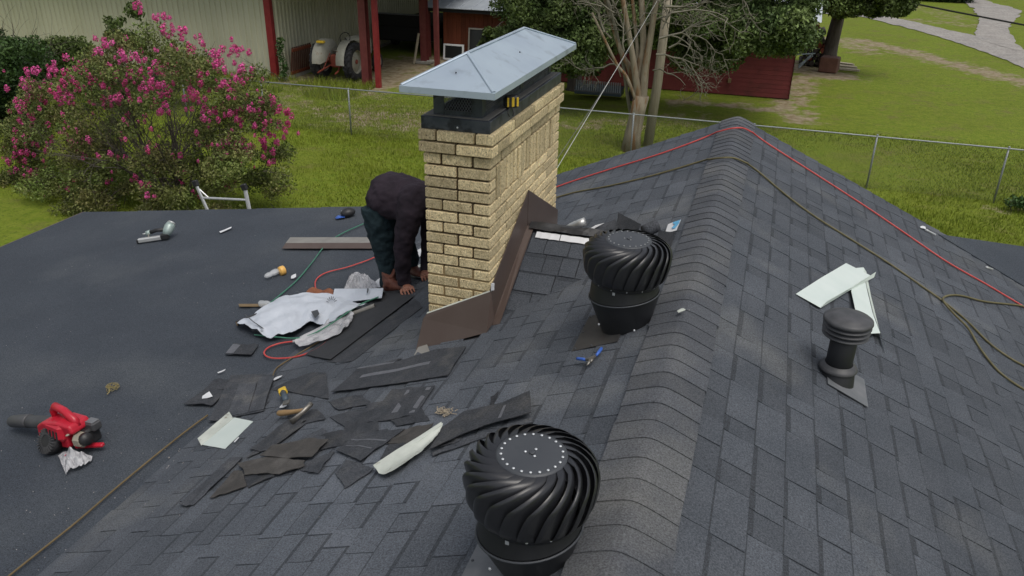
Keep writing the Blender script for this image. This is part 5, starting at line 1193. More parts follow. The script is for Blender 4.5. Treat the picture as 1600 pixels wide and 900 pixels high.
q = MB(); q.box((-16.86, 24.93, 0), (-16.62, 25.12, 3.29)); part('post', q, m_redst, barn)
ibeam(-13.2, 25.15, .26, 3.1, m_redstd); q = MB(); q.box((-12.74, 24.85, 0), (-12.58, 25.0, 3.29)); part('post', q, m_redst, barn)
ibeam(-13.1, 29.9, .26, 3.1, m_redstd); q = MB(); q.box((-12.45, 29.3, 0), (-12.28, 29.45, 3.29)); part('post', q, m_redstd, barn)
for yy in (34.6, 38.4): ibeam(-13.1, yy, .26, 3.1, m_redstd)
q = MB(); q.box((-13.5, 29.6, 0), (-12.8, 30.2, .08)); part('footing', q, m_conc, barn)
for yy in (25.2, 30, 34.6, 38.4):
    q = MB(); q.box((-16.5, yy-.06, 3.11), (-12.3, yy+.06, 3.29)); part('rafter', q, m_redstd, barn)
q = MB(); q.tube([(-13.4, 29.5, 0), (-13.2, 29.6, 1.15)], .05, 6); single('timber_post', q, m_pole, (-13.4, 29.5, 0), 'short grey timber leaning on a barn post', 'timber')
# dark trailer and junk in the bay
tr = empty('utility_trailer', (-14.6, 33, 0), 'dark trailer parked deep inside the shaded barn bay', 'trailer')
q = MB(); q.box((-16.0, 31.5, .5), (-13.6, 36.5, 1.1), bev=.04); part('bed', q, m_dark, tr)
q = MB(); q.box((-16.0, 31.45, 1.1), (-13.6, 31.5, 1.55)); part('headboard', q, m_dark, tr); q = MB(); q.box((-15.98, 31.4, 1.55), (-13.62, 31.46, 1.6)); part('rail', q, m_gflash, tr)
for xx in (-16.05, -13.6):
    q = MB(); q.lathe([(.36, -.1), (.36, .1)], 22, Matrix.Translation((xx, 33.5, .36)) @ Matrix.Rotation(math.pi/2, 4, 'Y')); part('wheel', q, m_tire, tr)
for k, (xx, yy, zz, rx, lb) in enumerate(((-15.9, 29.6, .35, .5, 'dark heap of covered goods by the inner barn wall'), (-14.2, 37.5, .9, 1.1, 'tall dark covered heap at the back of the barn bay'), (-16., 28.3, .3, .35, 'low dark bundle between the tractor and the barn wall'))):
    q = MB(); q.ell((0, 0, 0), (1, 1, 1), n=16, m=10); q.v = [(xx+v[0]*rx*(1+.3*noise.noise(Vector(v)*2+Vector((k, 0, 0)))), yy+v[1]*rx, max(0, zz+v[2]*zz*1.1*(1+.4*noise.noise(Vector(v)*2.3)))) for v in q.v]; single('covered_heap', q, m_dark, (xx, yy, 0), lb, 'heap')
# tractor
tx, ty = -14.62, 25.75
tc = empty('tractor', (tx, ty, 0), 'old cream and red farm tractor parked between the barn wall and a red post', 'tractor')
def wheel(x, y, R, w_, nl, outward, rim=True):
    M_ = Matrix.Translation((x, y, R)) @ Matrix.Rotation(math.pi/2, 4, 'Y'); q = MB()
    q.lathe([(R*.62, -w_*.42), (R*.80, -w_*.5), (R*.93, -w_*.46), (R*.965, -w_*.3), (R*.965, w_*.3), (R*.93, w_*.46), (R*.80, w_*.5), (R*.62, w_*.42)], 36, M_, caps=False); t = part('tyre', q, m_tire, tc, True)
    q = MB()
    for k in range(nl):
        for s in (-1, 1):
            a = 2*math.pi*(k+(.5 if s > 0 else 0))/nl; c, s2 = math.cos(a), math.sin(a); a2 = a-.22; 
            pts = [Vector((R*.985*math.cos(a), R*.985*math.sin(a), s*.01)), Vector((R*.985*math.cos(a2), R*.985*math.sin(a2), s*w_*.36)), Vector((R*.90*math.cos(a2-.03), R*.90*math.sin(a2-.03), s*w_*.50))]
            q.tube([M_ @ p for p in pts], .026 if R > .5 else .01, 4)
    part('tread_lug', q, m_tire, t)
    q = MB(); o = w_*.2*outward; q.lathe([(R*.63, -w_*.4), (R*.60, -w_*.1), (R*.60, w_*.1), (R*.63, w_*.4)], 32, M_, caps=False); r_ = part('rim', q, m_creamp, tc, True)
    q = MB(); q.lathe([(R*.60, o*.3), (R*.42, o*.9), (R*.36, o*1.3), (R*.2, o*1.4), (.001, o*1.4)], 30, M_, caps=False); part('wheel_disc', q, m_creamp, tc, True)
    q = MB(); q.lathe([(R*.12, o*1.2), (R*.12, o*1.9), (R*.05, o*2.1)], 14, M_, caps=True); part('hub', q, m_rustr, tc, True)
wheel(tx-.64, ty, .64, .30, 18, -1); wheel(tx+.64, ty, .64, .30, 18, 1)
wheel(tx-.55, ty+1.95, .33, .16, 12, -1); wheel(tx+.55, ty+1.95, .33, .16, 12, 1)
for s in (-1, 1):
    q = MB(); n = 14
    for k in range(n+1):
        a = math.radians(-5+k*170/n); 
        for w2 in (.30, .62): q.v.append((tx+s*w2, ty-.70*math.cos(a)*1.0, .66+.70*math.sin(a)))
    for k in range(n): q.f.append((2*k, 2*k+1, 2*k+3, 2*k+2))
    o_ = len(q.v); q.v.append((tx+s*.30, ty, .66)); q.f += [(2*k, 2*k+2, o_) for k in range(n)]; q.t = [1]*len(q.v); part('fender', q, m_creamp, tc, True)
q = MB(); q.tube([(tx-.5, ty, .64), (tx-.2, ty, .64), (tx, ty, .64), (tx+.2, ty, .64), (tx+.5, ty, .64)], [.10, .13, .22, .13, .10], 14); part('rear_axle', q, m_rustr, tc, True)
q = MB(); q.box((tx-.2, ty-.22, .42), (tx+.2, ty+1.1, .86), bev=.05); part('gearbox', q, m_rustr, tc)
q = MB(); q.box((tx-.16, ty+1.0, .5), (tx+.16, ty+2.0, .9), bev=.04); part('engine', q, m_dark, tc)
q = MB(); q.tube([(tx, ty+.85, 1.12), (tx, ty+.95, 1.16), (tx, ty+1.6, 1.14), (tx, ty+2.15, 1.08), (tx, ty+2.3, .98)], [(.10, .17), (.17, .22), (.17, .21), (.16, .19), (.12, .15)], 16); part('hood', q, m_creamp, tc, True)
q = MB(); q.box((tx-.18, ty+2.18, .55), (tx+.18, ty+2.3, 1.1), bev=.03); part('grille', q, m_creamp, tc)
q = MB(); pts = [(tx+.2*math.cos(2*math.pi*k/20), ty+.62+.07*math.sin(2*math.pi*k/20), 1.32+.18*math.sin(2*math.pi*k/20)) for k in range(21)]; q.tube(pts, .014, 6); q.tube([(tx, ty+.62, 1.32), (tx, ty+.95, 1.1)], .015, 6); part('steering_wheel', q, m_dark, tc)
q = MB(); q.ell((tx, ty+.02, 1.0), (.2, .18, .06), n=14, m=8); part('seat', q, m_steel, tc, True)
for s in (-1, 1):
    q = MB(); q.tube([(tx+s*.2, ty-.15, .5), (tx+s*.32, ty-.62, .38), (tx+s*.34, ty-.85, .34)], .028, 6); part('lift_arm', q, m_rustr, tc)
    q = MB(); q.tube([(tx+s*.2, ty-.15, .9), (tx+s*.3, ty-.5, .42)], .018, 6); part('lift_rod', q, m_rustr, tc)
q = MB(); q.box((tx-.48, ty-.56, 1.28), (tx-.2, ty-.40, 1.36), bev=.02); q2 = q; part('toolbox', q, m_yellow, tc)
pal = empty('pallet', (-16.1, 25.7, 0), 'brown slatted pallet leaning on the barn wall behind the tractor', 'pallet')
for k in range(9):
    q = MB(); a = -16.3+k*.012; q.box((0, 25.35+k*.145, .05), (.02, 25.45+k*.145, 1.05), Matrix.Translation((-16.36, 0, 0)) @ Matrix.Rotation(.16, 4, 'Y')); part('slat', q, MATS['rusty_brown_box'] if 'rusty_brown_box' in MATS else mat('rusty_brown_box', (.11, .05, .035), (.15, .075, .05), ns=4), pal)
q = MB(); q.box((.02, 25.35, .9), (.06, 26.6, 1.0), Matrix.Translation((-16.36, 0, 0)) @ Matrix.Rotation(.16, 4, 'Y')); q.box((.02, 25.35, .1), (.06, 26.6, .2), Matrix.Translation((-16.36, 0, 0)) @ Matrix.Rotation(.16, 4, 'Y')); part('rail', q, m_plank, pal)

# ================================================================== RED-BROWN SHED AND RED BUILDING
shed = empty('plank_shed', (-10.5, 32, 0), 'red-brown plank shed with a low grey metal roof beside the barn', 'shed')
q = MB(); q.box((-12.9, 31.56, 0), (-7.2, 35.5, 1.95)); part('wall', q, m_dark, shed)
n = 30
for k in range(n):
    w_ = 5.75/n; q = MB(); q.box((-12.95+k*w_+.004, 31.5+R_.uniform(0, .008), .06), (-12.95+(k+1)*w_-.004, 31.555, 1.93)); part('plank', q, m_plank, shed)
for k in range(14):
    q = MB(); q.box((-12.97+R_.uniform(0, .008), 31.56+k*.28, .06), (-12.905, 31.56+k*.28+.27, 1.93)); part('plank', q, m_plank, shed)
q = MB()
for k in range(13):
    xa = -13.75+k*.55; q2 = MB(); q2.add([(xa, 31.0, 1.96), (xa+.545, 31.0, 1.96), (xa+.545, 36.2, 2.75), (xa, 36.2, 2.75), (xa, 31.0, 1.94), (xa+.545, 31.0, 1.94), (xa+.545, 36.2, 2.73), (xa, 36.2, 2.73)], [(0, 1, 2, 3), (7, 6, 5, 4), (0, 4, 5, 1), (1, 5, 6, 2), (2, 6, 7, 3), (3, 7, 4, 0)]); q2.tube([(xa+.545, 31.0, 1.972), (xa+.545, 36.2, 2.762)], .012, 4); part('roof_sheet', q2, m_roofm, shed)
q = MB(); q.box((-13.7, 31.05, 1.80), (-6.6, 31.09, 1.935)); part('fascia_board', q, m_dark, shed)
q = MB(); q.box((-13.55, 31.2, 0), (-13.43, 31.32, 1.9)); part('post', q, m_redstd, shed)
def frame_thing(x0, x1, y, z0, z1, w_, mt, label, muntin=True, tilt=.12):
    r = empty('window_frame', (x0, y, z0), label, 'window frame'); M_ = Matrix.Rotation(-tilt, 4, 'X'); W = x1-x0; H = z1-z0
    for (a, b_) in (((0, 0, 0), (W, .04, w_)), ((0, 0, H-w_), (W, .04, H)), ((0, 0, w_), (w_, .04, H-w_)), ((W-w_, 0, w_), (W, .04, H-w_))): q = MB(); q.box(a, b_, M_); part('rail', q, mt, r, False, I4)
    if muntin: q = MB(); q.box((W/2-.02, .005, w_), (W/2+.02, .03, H-w_), M_); part('muntin', q, mt, r, False, I4)
    q = MB(); q.box((w_, .015, w_), (W-w_, .02, H-w_), M_); part('pane', q, mat('dark_glass', (.02, .022, .022), rough=.15), r, False, I4)
frame_thing(-11.75, -9.9, 31.1, .35, 1.25, .06, m_gmetal, 'grey aluminium window frame propped against the plank shed')
frame_thing(-12.72, -11.85, 30.85, .0, .62, .07, m_paper, 'small white window frame standing on the ground by the plank shed', False)
red = empty('red_building', (-4, 31, 0), 'long low red building half hidden under the big trees', 'building')
q = MB(); q.box((-7.9, 28.30, 0), (.62, 34.0, 2.5)); part('wall', q, m_redwall, red)
nb_ = 17
for k in range(nb_):
    z = .02+k*2.48/nb_; h_ = 2.48/nb_
    q = MB(); q.add([(-7.95, 28.278, z), (.66, 28.278, z), (.66, 28.285, z+h_), (-7.95, 28.285, z+h_), (-7.95, 28.3, z), (.66, 28.3, z)], [(0, 1, 2, 3), (0, 4, 5, 1)]); part('board', q, m_redwall, red)
    q = MB(); q.add([(.68, 28.25, z), (.68, 34.0, z), (.665, 34.0, z+h_), (.665, 28.25, z+h_), (.62, 28.25, z), (.62, 34.0, z)], [(0, 1, 2, 3), (0, 4, 5, 1)]); part('board', q, m_redwall, red)
q = MB(); q.add([(-8.6, 27.6, 2.55), (1.25, 27.6, 2.55), (1.25, 31.2, 3.6), (-8.6, 31.2, 3.6), (1.25, 34.8, 2.55), (-8.6, 34.8, 2.55)], [(0, 1, 2, 3), (3, 2, 4, 5)]); part('roof', q, mat('light_metal_roof', (.50, .54, .58), (.56, .6, .64), rough=.4), red)
q = MB(); q.box((-1.35, 28.15, .42), (-1.25, 28.25, .55)); part('outlet_box', q, m_leath2, red)
pen = empty('metal_trough', (-5.3, 26.3, 0), 'light grey slatted metal rack standing in the shade of the trees', 'rack')
for k in range(21):
    q = MB(); q.box((-6.05+k*.072, 26.0, .22), (-6.01+k*.072, 26.03, .56)); part('slat', q, m_roofm, pen)
q = MB(); q.box((-6.1, 26.03, .1), (-4.55, 26.6, .34), bev=.02); part('bin', q, m_slate, pen); q = MB(); q.box((-6.1, 25.98, .2), (-4.55, 26.03, .24)); part('rail', q, m_gflash, pen)
# log pile, tree with block, sawhorse
lg = empty('log_pile', (1.55, 35.6, 0), 'dark stack of split logs behind the trunk of the right tree', 'log pile')
for r in range(9):
    for k in range(7-r//2):
        x = 1.1+k*.2+.1*(r % 2)+R_.uniform(-.04, .04); z = .1+r*.17; q = MB(); rr = R_.uniform(.07, .105); q.tube([(x, 35.3+R_.uniform(-.12, .12), z), (x, 36.6, z)], rr, 7); part('log', q, m_barkd if R_.random() < .8 else m_plank, lg)
for k in range(6):
    q = MB(); x = 2.5+k*.1; y = 35.0-k*.28; q.box((0, 0, 0), (.75, .13, .06), Matrix.Translation((2.35+.03*k, 36.2-k*.36, .02+.03*(k % 2))) @ Matrix.Rotation(-.35+.05*k, 4, 'Z')); single('timber_offcut', q, m_pole, (2.4, 36.2-k*.36, .03), ('farthest','second farthest','third farthest','third nearest','second nearest','nearest')[k]+' of the short grey timbers right of the log pile', 'timber', 'timbers beside the log pile')
q = MB(); q.box((-.34, -.3, 0), (.34, .3, .56), bev=.03); bx = single('wooden_box', q, mat('rusty_brown_box', (.11, .05, .035), (.15, .075, .05), ns=4), (0, 0, 0), 'rusty brown box in front of the right tree', 'box'); bx.matrix_basis = Matrix.Translation((2.1, 34.2, 0)) @ Matrix.Rotation(-.2, 4, 'Z')
sh = empty('sawhorse', (1.25, 35.1, 0), 'pale folding sawhorse beside the corner of the red building', 'sawhorse')
for yy in (0, .35):
    for s in (-1, 1): q = MB(); q.tube([(1.0, 34.7+yy+s*.22, 0), (1.45, 34.7+yy-s*.22, .5)], .022, 6); part('leg', q, mat('pale_blue_paint', (.35, .42, .43), rough=.6), sh)
q = MB(); q.tube([(.85, 34.6, .5), (1.55, 35.2, .5)], .025, 6); part('top_bar', q, MATS['pale_blue_paint'], sh)

# ================================================================== TREES AND SHRUBS
def leaves(name, clumps, n, size, mt, parent, tone=(.6, 1.3), droop=0., asp=.55):
    """n small bent leaf faces spread through the clumps [(centre, (rx,ry,rz))]"""
    C = np.array([c for c, r in clumps], float); Rr = np.array([r if hasattr(r, '__len__') else (r, r, r) for c, r in clumps], float)
    w_ = Rr.prod(1)**(2/3); idx = NR.choice(len(C), n, p=w_/w_.sum()); u = NR.normal(size=(n, 3)); u /= np.linalg.norm(u, axis=1)[:, None]; rad = NR.uniform(0, 1, n)**.45
    p = C[idx]+u*rad[:, None]*Rr[idx]; ct = NR.uniform(.78, 1.22, len(C))[idx]
    a = NR.normal(size=(n, 3)); a[:, 2] -= droop; a /= np.linalg.norm(a, axis=1)[:, None]; b_ = np.cross(a, NR.normal(size=(n, 3))); b_ /= np.linalg.norm(b_, axis=1)[:, None]
    s = size*NR.uniform(.6, 1.4, n)[:, None]; V = np.stack([p-a*s, p+b_*s*asp, p+a*s, p-b_*s*asp], 1).reshape(-1, 3)
    t = NR.uniform(*tone, n)*ct; me = fastmesh(name, V, np.arange(4*n).reshape(-1, 4), mt, np.repeat(t, 4)); return link(name, me, parent)
def branch(q, p, d, L, r, depth, tips, spread=.5, up=.15, kids=(2, 4), n=5, wob=.16, rs=R_, shrink=.62):
    pts = [p]; rr = [r]; 
    for i in range(n):
        d = (d+Vector((rs.gauss(0, wob), rs.gauss(0, wob), rs.gauss(0, wob)+up*.25))).normalized(); pts.append(pts[-1]+d*L/n); rr.append(r*(1-.45*(i+1)/n))
    q.tube(pts, rr, 6 if r > .03 else 4)
    if depth == 0: tips.append(pts[-1]); return
    for k in range(rs.randint(*kids)):
        j = rs.randint(max(1, n//2), n); dd = (d+Vector((rs.gauss(0, spread), rs.gauss(0, spread), rs.gauss(0, spread)*.7+up))).normalized()
        branch(q, pts[j], dd, L*rs.uniform(.55, .85), rr[j]*shrink, depth-1, tips, spread, up, kids, n, wob, rs, shrink)
# crape myrtle
mb0 = Vector((-11.3, 12.9, 0)); cm = empty('crape_myrtle', mb0, 'large crape myrtle covered in bright pink flower clusters', 'flowering shrub')
q = MB(); tips = []; rs = random.Random(11)
for k in range(15):
    a = rs.uniform(0, 6.28); d = Vector((math.cos(a)*.7, math.sin(a)*.6, 1.0)).normalized()
    branch(q, mb0+Vector((math.cos(a)*.2, math.sin(a)*.2, 0)), d, rs.uniform(1.3, 1.7), .035, 3, tips, .5, .12, (2, 4), 5, .14, rs)
part('stem', q, m_barkd, cm)
def mz(px, py, Y): p = atY(px, py, Y); return p
cl = []
rs = random.Random(5)
# crown volume: clumps through an uneven dome
for k in range(240):
    px = rs.uniform(5, 445); 
    top = 30+max(0, (230-px))**1.0*.62 if px < 230 else 30+(px-230)*.62
    top = top+12*math.sin(px*.09)+10*math.sin(px*.23)
    py = rs.uniform(max(20, top), 375); Y = 12.9+rs.uniform(-1.9, 2.0)*max(.2, 1-abs(px-230)/260)
    r = rs.uniform(.16, .42); cl.append((tuple(mz(px, py, Y)), (r, r, r*.75)))
for k in range(40): r = rs.uniform(.18, .34); cl.append((tuple(mz(rs.uniform(130, 380), rs.uniform(245, 345), 12.7+rs.uniform(-1.3, .5))), (r, r, r*.7)))
for k in range(46):
    px = rs.uniform(0, 150) if k < 30 else rs.uniform(330, 450); py = rs.uniform(265, 345) if k < 30 else rs.uniform(200, 300); r = rs.uniform(.15, .32); cl.append((tuple(mz(px, py, 12.9+rs.uniform(-1.2, .8))), (r, r, r*.7)))
# fine twigs
crown = leaves('crown', cl, 125000, .026, m_leafc, cm, (.5, 1.4)); 
q = MB()
for k in range(420):
    c, r = rs.choice(cl); c = Vector(c); d = (c-(mb0+Vector((0, 0, 1.2)))).normalized()+Vector((rs.gauss(0, .3), rs.gauss(0, .3), rs.gauss(0, .3))); L = rs.uniform(.3, .8); q.tube([c-d*L*.5, c+Vector((rs.gauss(0, .04), 0, rs.gauss(0, .04))), c+d*L*.5], [.007, .005, .002], 3)
part('twig', q, m_barkd, cm)['kind'] = 'stuff'
fl = []
for v in range(5):
    n = 60; u = NR.normal(size=(n, 3)); u /= np.linalg.norm(u, axis=1)[:, None]; p = u*(NR.uniform(.3, 1, n)**.5)[:, None]*np.array([.075, .075, .105]); a = NR.normal(size=(n, 3)); a /= np.linalg.norm(a, axis=1)[:, None]; b_ = np.cross(a, u); s = .024
    V = np.stack([p-a*s, p+b_*s, p+a*s, p-b_*s], 1).reshape(-1, 3); fl.append(fastmesh('flower_cluster', V, np.arange(4*n).reshape(-1, 4), m_pet, np.repeat(NR.uniform(.6, 1.3, n), 4)))
rs = random.Random(21); npt = 0
fz = []   # photographed drifts of bloom: (centre px, py, spread x, y, count)
for (a, b_, sx, sy, c) in ((215, 12, 6, 5, 5), (245, 28, 12, 6, 7), (268, 50, 10, 6, 7), (290, 75, 14, 8, 10), (160, 75, 18, 10, 12), (205, 92, 16, 8, 14), (255, 100, 18, 10, 14), (310, 58, 4, 4, 2), (365, 78, 14, 6, 9), (350, 95, 16, 8, 14), (380, 112, 16, 8, 12), (90, 105, 24, 8, 16), (45, 145, 16, 14, 20), (85, 148, 18, 10, 14), (120, 130, 22, 12, 16), (190, 125, 26, 10, 18), (245, 128, 18, 12, 16), (330, 128, 24, 10, 18), (40, 185, 16, 10, 12), (150, 155, 26, 12, 14), (235, 165, 28, 14, 14), (300, 160, 26, 14, 14), (385, 160, 22, 14, 16), (360, 190, 26, 12, 16), (440, 190, 12, 14, 16), (425, 205, 16, 14, 12), (95, 215, 18, 10, 12), (40, 230, 16, 12, 14), (18, 245, 10, 8, 8), (130, 225, 14, 8, 8), (230, 215, 24, 14, 9), (325, 225, 20, 14, 8), (365, 230, 18, 12, 14), (400, 225, 16, 14, 10), (410, 250, 12, 10, 8), (120, 240, 12, 5, 5), (170, 240, 14, 6, 4), (215, 290, 10, 8, 6), (290, 275, 12, 8, 3), (100, 302, 12, 8, 8), (35, 312, 14, 10, 9), (65, 265, 22, 12, 8), (150, 285, 24, 14, 5), (300, 300, 24, 12, 5), (200, 255, 30, 12, 6), (340, 258, 14, 8, 6), (370, 285, 10, 6, 4), (245, 305, 6, 6, 3), (60, 120, 20, 12, 6), (20, 270, 8, 10, 3)):
    for k in range(int(c*1.35)):
        fz.append((rs.gauss(a, sx), rs.gauss(b_, sy*1.05)))
for k, (px, py) in enumerate(fz):
    Y = 12.9-rs.uniform(-.2, 1.9)*max(.2, 1-abs(px-230)/260); p = mz(px, py, Y); o = bpy.data.objects.new('flower_cluster', rs.choice(fl)); COL.objects.link(o); o.parent = cm; o.matrix_parent_inverse = WI(cm)
    o.matrix_basis = Matrix.Translation(p) @ Matrix.Rotation(rs.uniform(0, 6), 4, 'Z') @ Matrix.Rotation(rs.uniform(-.5, .5), 4, 'X') @ Matrix.Scale(rs.uniform(.32, .85), 4)
    if k >= 299: break
if len(fz) > 300:
    Vs = []; 
    for (px, py) in fz[300:]:
        Y = 12.9-rs.uniform(-.2, 1.9)*max(.2, 1-abs(px-230)/260); p = np.array(mz(px, py, Y)); me = rs.choice(fl); v = np.empty(len(me.vertices)*3, 'f4'); me.vertices.foreach_get('co', v); Vs.append(v.reshape(-1, 3)*rs.uniform(.32, .8)+p)
    V = np.concatenate(Vs); me = fastmesh('flower_cluster', V, np.arange(len(V)).reshape(-1, 4), m_pet, np.repeat(NR.uniform(.6, 1.3, len(V)//4), 4)); o = link('flower_cluster', me, cm); o['kind'] = 'stuff'
def bush(name, label, cat, base, cl, n, size, mt, trunk_mt=m_barkd, tone=(.55, 1.35), stems=6, h=1.5, r=.03, asp=.55, group=None):
    rt = empty(name, base, label, cat, group); q = MB(); tips = []; base = Vector(base)
    for k in range(stems):
        a = R_.uniform(0, 6.28); branch(q, base+Vector((math.cos(a)*.15, math.sin(a)*.15, 0)), Vector((math.cos(a)*.5, math.sin(a)*.5, 1)).normalized(), h*.55, r, 2, tips)
    part('stem', q, trunk_mt, rt); leaves('crown', cl, n, size, mt, rt, tone, asp=asp); return rt
def cloud(boxes, k, r0, r1, Y, dY, rs):
    out = []
    for (x0, x1, y0, y1, c) in boxes:
        for i in range(c):
            r = rs.uniform(r0, r1); p = atY(rs.uniform(x0, x1), rs.uniform(y0, y1), Y+rs.uniform(-dY, dY)); out.append((tuple(p), (r, r, r*.75)))
    return out
rs = random.Random(9)
bush('evergreen_shrub', 'dense dark green shrub at the left edge behind the pink crape myrtle', 'shrub', (-19.5, 16.5, 0), cloud([(-60, 20, 50, 200, 40), (0, 55, 70, 190, 40), (-20, 45, 190, 290, 24), (40, 75, 90, 150, 14)], 0, .25, .5, 17, 1.2, rs), 42000, .045, m_leafs, stems=7, h=3, tone=(.5, 1.5))
bush('low_shrub', 'yellow-green low bush between the dark shrub and the barn', 'shrub', (-19.3, 21, 0), cloud([(75, 150, 72, 120, 26), (140, 330, 100, 150, 30)], 0, .25, .5, 20.5, .8, rs), 24000, .045, m_leafm, stems=5, h=1.2, tone=(.5, 1.1))
bush('weedy_sapling', 'tall leafy sapling rising in front of the barn above the pink flowers', 'sapling', (-18.4, 20, 0), cloud([(170, 190, 25, 60, 8), (185, 225, 50, 80, 12), (200, 225, 10, 40, 5)], 0, .14, .28, 18.5, .4, rs), 2600, .05, m_leafm, stems=2, h=2.5, tone=(.5, .95))
bush('weed_stalk', 'leafy weed stalk growing against the barn wall right of the red post', 'weed', (-16.2, 24.7, 0), [((-16.2+.06*math.sin(i), 24.7, .25+i*.16), (.16, .12, .12)) for i in range(8)], 420, .05, m_leafs, stems=1, h=1.6, r=.015, tone=(.9, 1.6))
bush('weed_stalk', 'thin dry weed stalk standing in the grass inside the fence', 'weed', (-12.9, 18.4, 0), [((-12.9, 18.4, .3+i*.2), (.12, .12, .1)) for i in range(4)], 60, .03, m_leafc, stems=2, h=1.0, r=.008)
bush('leafy_weed', 'low leafy weed beside the right-hand fence post', 'weed', (5.4, 18.6, 0), [((5.3+.15*i, 18.6, .18), (.2, .2, .15)) for i in range(4)], 900, .035, m_leafs, stems=2, h=.3, r=.008, tone=(1., 1.8))
# oaks over the red building
def tree(name, label, base, th, tr, cl, n, size, mt, lean=(0, 0), tone=(.5, 1.5), asp=.55, droop=0., mtb=m_barkd, limbs=None, cat='tree', group=None):
    rt = empty(name, base, label, cat, group); base = Vector(base); q = MB(); pts = [base+Vector((lean[0]*t, lean[1]*t, th*t)) for t in (0, .25, .5, .75, 1)]; q.tube([pts[0]-Vector((0, 0, .1))]+pts, [tr*1.5, tr*1.15]+[tr*(1-.1*i) for i in range(1, 5)], 12); part('trunk', q, mtb, rt, True)
    q = MB(); rs2 = random.Random(len(cl)+n)
    for k in range(min(18, len(cl))):
        c = Vector(cl[rs2.randrange(len(cl))][0]); s = pts[rs2.choice((3, 4, 5)) if len(pts) > 5 else rs2.choice((2, 3, 4))]; mid = (s+c)/2+Vector((rs2.gauss(0, .3), rs2.gauss(0, .3), .3)); q.tube([s, mid, c], [tr*.4, tr*.25, .02], 6)
    part('limb', q, mtb, rt, True); leaves('crown', cl, n, size, mt, rt, tone, droop, asp); return rt
rs = random.Random(31)
tree('oak_tree', 'big dark green oak hanging over the left end of the red building', (-6.4, 27.3, 0), 3.4, .24,
     cloud([(785, 960, -60, 60, 60), (800, 930, 40, 100, 26), (870, 925, 70, 112, 9), (940, 1010, -40, 60, 20)], 0, .35, .75, 24.5, 1.6, rs), 110000, .050, m_leafd, tone=(.6, 1.9))
tree('oak_tree', 'sprawling dark oak whose leafy boughs hang low before the red wall', (-4.1, 26.4, 0), 3.2, .24,
     cloud([(1000, 1260, -60, 50, 70), (1040, 1230, 30, 70, 36), (1075, 1180, 60, 90, 12), (1200, 1262, 20, 66, 14)], 0, .3, .65, 24.6, 1.5, rs), 115000, .050, m_leafd, tone=(.6, 1.9))
tree('leafy_branch_tree', 'brighter green young tree in front of the plank shed wall', (-8.3, 28.8, 0), 2.2, .08, cloud([(745, 800, 60, 95, 14), (760, 830, 45, 100, 12)], 0, .15, .32, 27.5, .4, rs), 7000, .07, m_leafm, tone=(.35, .95))
tree('pine_tree', 'straight dark-trunked tree with a bright green crown right of the log pile', (2.05, 35.4, 0), 3.6, .3,
     cloud([(1250, 1330, -40, 12, 30), (1300, 1345, -20, 30, 8), (1330, 1430, -28, 8, 24), (1355, 1410, 0, 16, 8), (1245, 1265, -20, 10, 5)], 0, .25, .5, 33.5, .8, rs), 40000, .06, m_leafm, lean=(.25, 0), tone=(.35, 1.1))
bush('roadside_shrub', 'dark rounded shrub at the very top beside the far road', 'shrub', tuple(ground(1478, 2)), [(tuple(ground(1478, 2)+Vector((dx, 0, .8))), (1.2, 1.2, .9)) for dx in (-1, 0, 1)], 5000, .12, m_leafs)
# bare multi-stem tree
bt = empty('bare_tree', (-3.15, 20.4, 0), 'leafless many-stemmed tree with crooked grey twigs behind the fence', 'tree'); rs = random.Random(17)
q = MB(); B0 = Vector((-3.2, 20.4, -.1)); q.tube([B0, B0+Vector((.02, 0, .5)), B0+Vector((.10, 0, 1.1)), B0+Vector((.16, 0, 1.5))], [.27, .21, .19, .20], 12)
part('trunk', q, m_bark, bt, True)
q = MB(); tips = []
S0 = B0+Vector((.14, 0, 1.35))
for (px, py, r, dy) in ((940, -20, .075, .1), (968, -30, .085, -.2), (1000, -40, .10, .2), (1030, -30, .10, 0), (985, -30, .06, .3), (925, 20, .045, -.3)):
    e_ = atY(px, py, 20.4+dy); st = S0+Vector(((px-985)*.0012, dy*.3, 0)); md = (st+e_)/2+Vector((.08*rs.uniform(-1, 1), 0, -.1)); P_ = spline([st, st*.7+e_*.3+Vector(((px-985)*-.001, 0, 0)), md, e_], 4)
    q.tube(P_, [r*(1.15-.5*i/(len(P_)-1)) for i in range(len(P_))], 8)
part('limb', q, m_bark, bt, True)
q = MB()
def twigs(px, py, ang, L, r, dep, Y):
    a = ang; pts = [atY(px, py, Y)]; x, y = px, py; n = 5
    for i in range(n):
        a += rs.gauss(0, .28); x += math.cos(a)*L/n; y -= math.sin(a)*L/n; Y += rs.gauss(0, .05); pts.append(atY(x, y, Y))
        if dep and rs.random() < .62: twigs(x, y, a+rs.choice((-1, 1))*rs.uniform(.4, 1.0), L*rs.uniform(.45, .7), r*.6, dep-1, Y)
    q.tube(pts, [r*(1-.6*i/n) for i in range(n+1)], 4)
for (px, py, ang, L, r) in ((955, 60, 2.3, 60, .03), (965, 100, 2.6, 60, .026), (960, 20, 2.7, 50, .025), (975, 80, 2.0, 60, .025), (940, 10, 2.6, 40, .02), (1010, 40, .8, 60, .028), (1030, 60, .35, 90, .03), (1040, 30, .6, 90, .03), (1045, 75, .05, 80, .028), (1040, 10, .3, 110, .03), (1025, 85, -.15, 70, .024), (1035, 45, .9, 60, .026), (1060, 90, -.4, 60, .02), (1020, 110, .1, 60, .02), (1000, 30, 1.2, 60, .02), (985, 60, 1.8, 70, .02), (970, 120, 2.2, 40, .018), (1050, 20, .1, 90, .024), (945, 50, 1.7, 60, .02), (1080, 55, -.2, 60, .02)):
    twigs(px, py, ang, L, r, 3, 20.2+rs.uniform(-.5, .5))
part('twig', q, m_twig, bt)['kind'] = 'stuff'
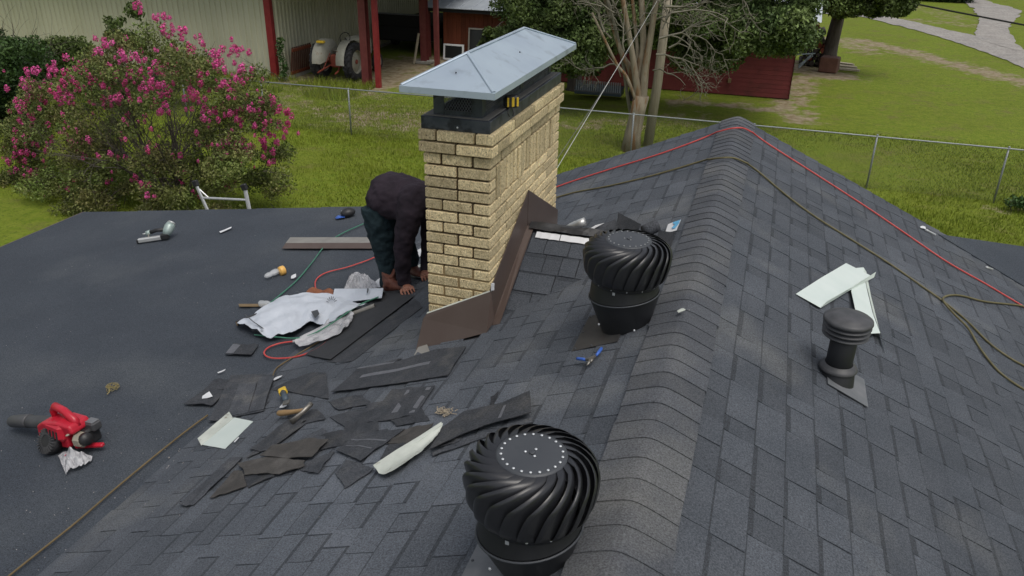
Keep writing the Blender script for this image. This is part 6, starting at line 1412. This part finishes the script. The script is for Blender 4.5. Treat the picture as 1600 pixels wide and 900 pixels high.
# second thin stem left of the trunk
q = MB(); q.tube(spline([ground(992, 232)+Vector((0, .4, 0)), atY(982, 160, 20.6), atY(972, 90, 20.5), atY(955, 20, 20.4), atY(940, -30, 20.4)], 5), .045, 8); part('limb', q, m_twig, bt, True)
# leaning pole with its guy wires, and the line at the top right
A_ = ground(1012, 226); B_ = atY(1047, -25, 21.0); q = MB(); q.tube([A_-Vector((0, 0, .1)), A_*.6+B_*.4+Vector((.03, 0, 0)), B_], [.13, .12, .10], 12); single('utility_pole', q, m_pole, A_, 'weathered grey pole leaning beside the bare tree', 'pole', smooth=True)
q = MB(); q.tube([wv(-1.25, 7.6, -3.1) if False else atY(866, 270, 9.2), atY(1030, -4, 20.6)], .0045, 6); single('guy_cable', q, m_cable, atY(866, 270, 9.2), 'light steel cable slanting from behind the chimney past the bare tree', 'cable')
q = MB(); q.tube([atY(868, 252, 9.4), atY(930, 160, 14), atY(985, 75, 20.6)], .004, 6); single('guy_cable', q, m_cabled, atY(868, 252, 9.4), 'thin dark cable left of the light steel cable', 'cable')
q = MB(); q.tube([atY(1380, -4, 40), atY(1490, 18, 40), atY(1600, 39, 40), atY(1700, 62, 40)], .035, 6); single('power_line', q, m_dark, atY(1380, -4, 40), 'black power line crossing above the gravel road', 'power line')
# extension ladder at the eave
ld = empty('ladder', atY(356, 330, 9.4)-Vector((0, 0, 2.0)), 'aluminium ladder with black end caps leaning on the far edge of the low roof', 'ladder')
LT1, LB1 = atY(307, 290, 8.05), atY(327, 335, 8.0); LT2, LB2 = atY(383, 296, 8.05), atY(391, 335, 8.0)
for T_, Bm in ((LT1, LB1), (LT2, LB2)):
    d = (Bm-T_).normalized(); q = MB(); e_ = T_+Vector((d.x*.5, .25, -1)).normalized()*2.6; q.tube([T_, Bm, Bm+Vector((0, .45, -2.3))], [(.030, .016)]*3, 8); part('side_rail', q, m_ladder, ld)
    q = MB(); q.box((-.04, -.025, -.01), (.04, .025, .07), Matrix.Translation(T_) @ Matrix.Rotation(-.3, 4, 'Y'), bev=.01); part('end_cap', q, m_blkpl, ld)
for t in (.42, .95):
    a = LT1.lerp(LB1, t); b_ = LT2.lerp(LB2, t); q = MB(); q.tube([a, b_], .016, 8); part('rung', q, m_ladder, ld)
a = LT1.lerp(LB1, .06); b_ = LT1.lerp(LB1, .45)+(LT2-LT1).normalized()*.12; q = MB(); q.tube([a, b_], .010, 6); part('brace', q, m_ladder, ld)
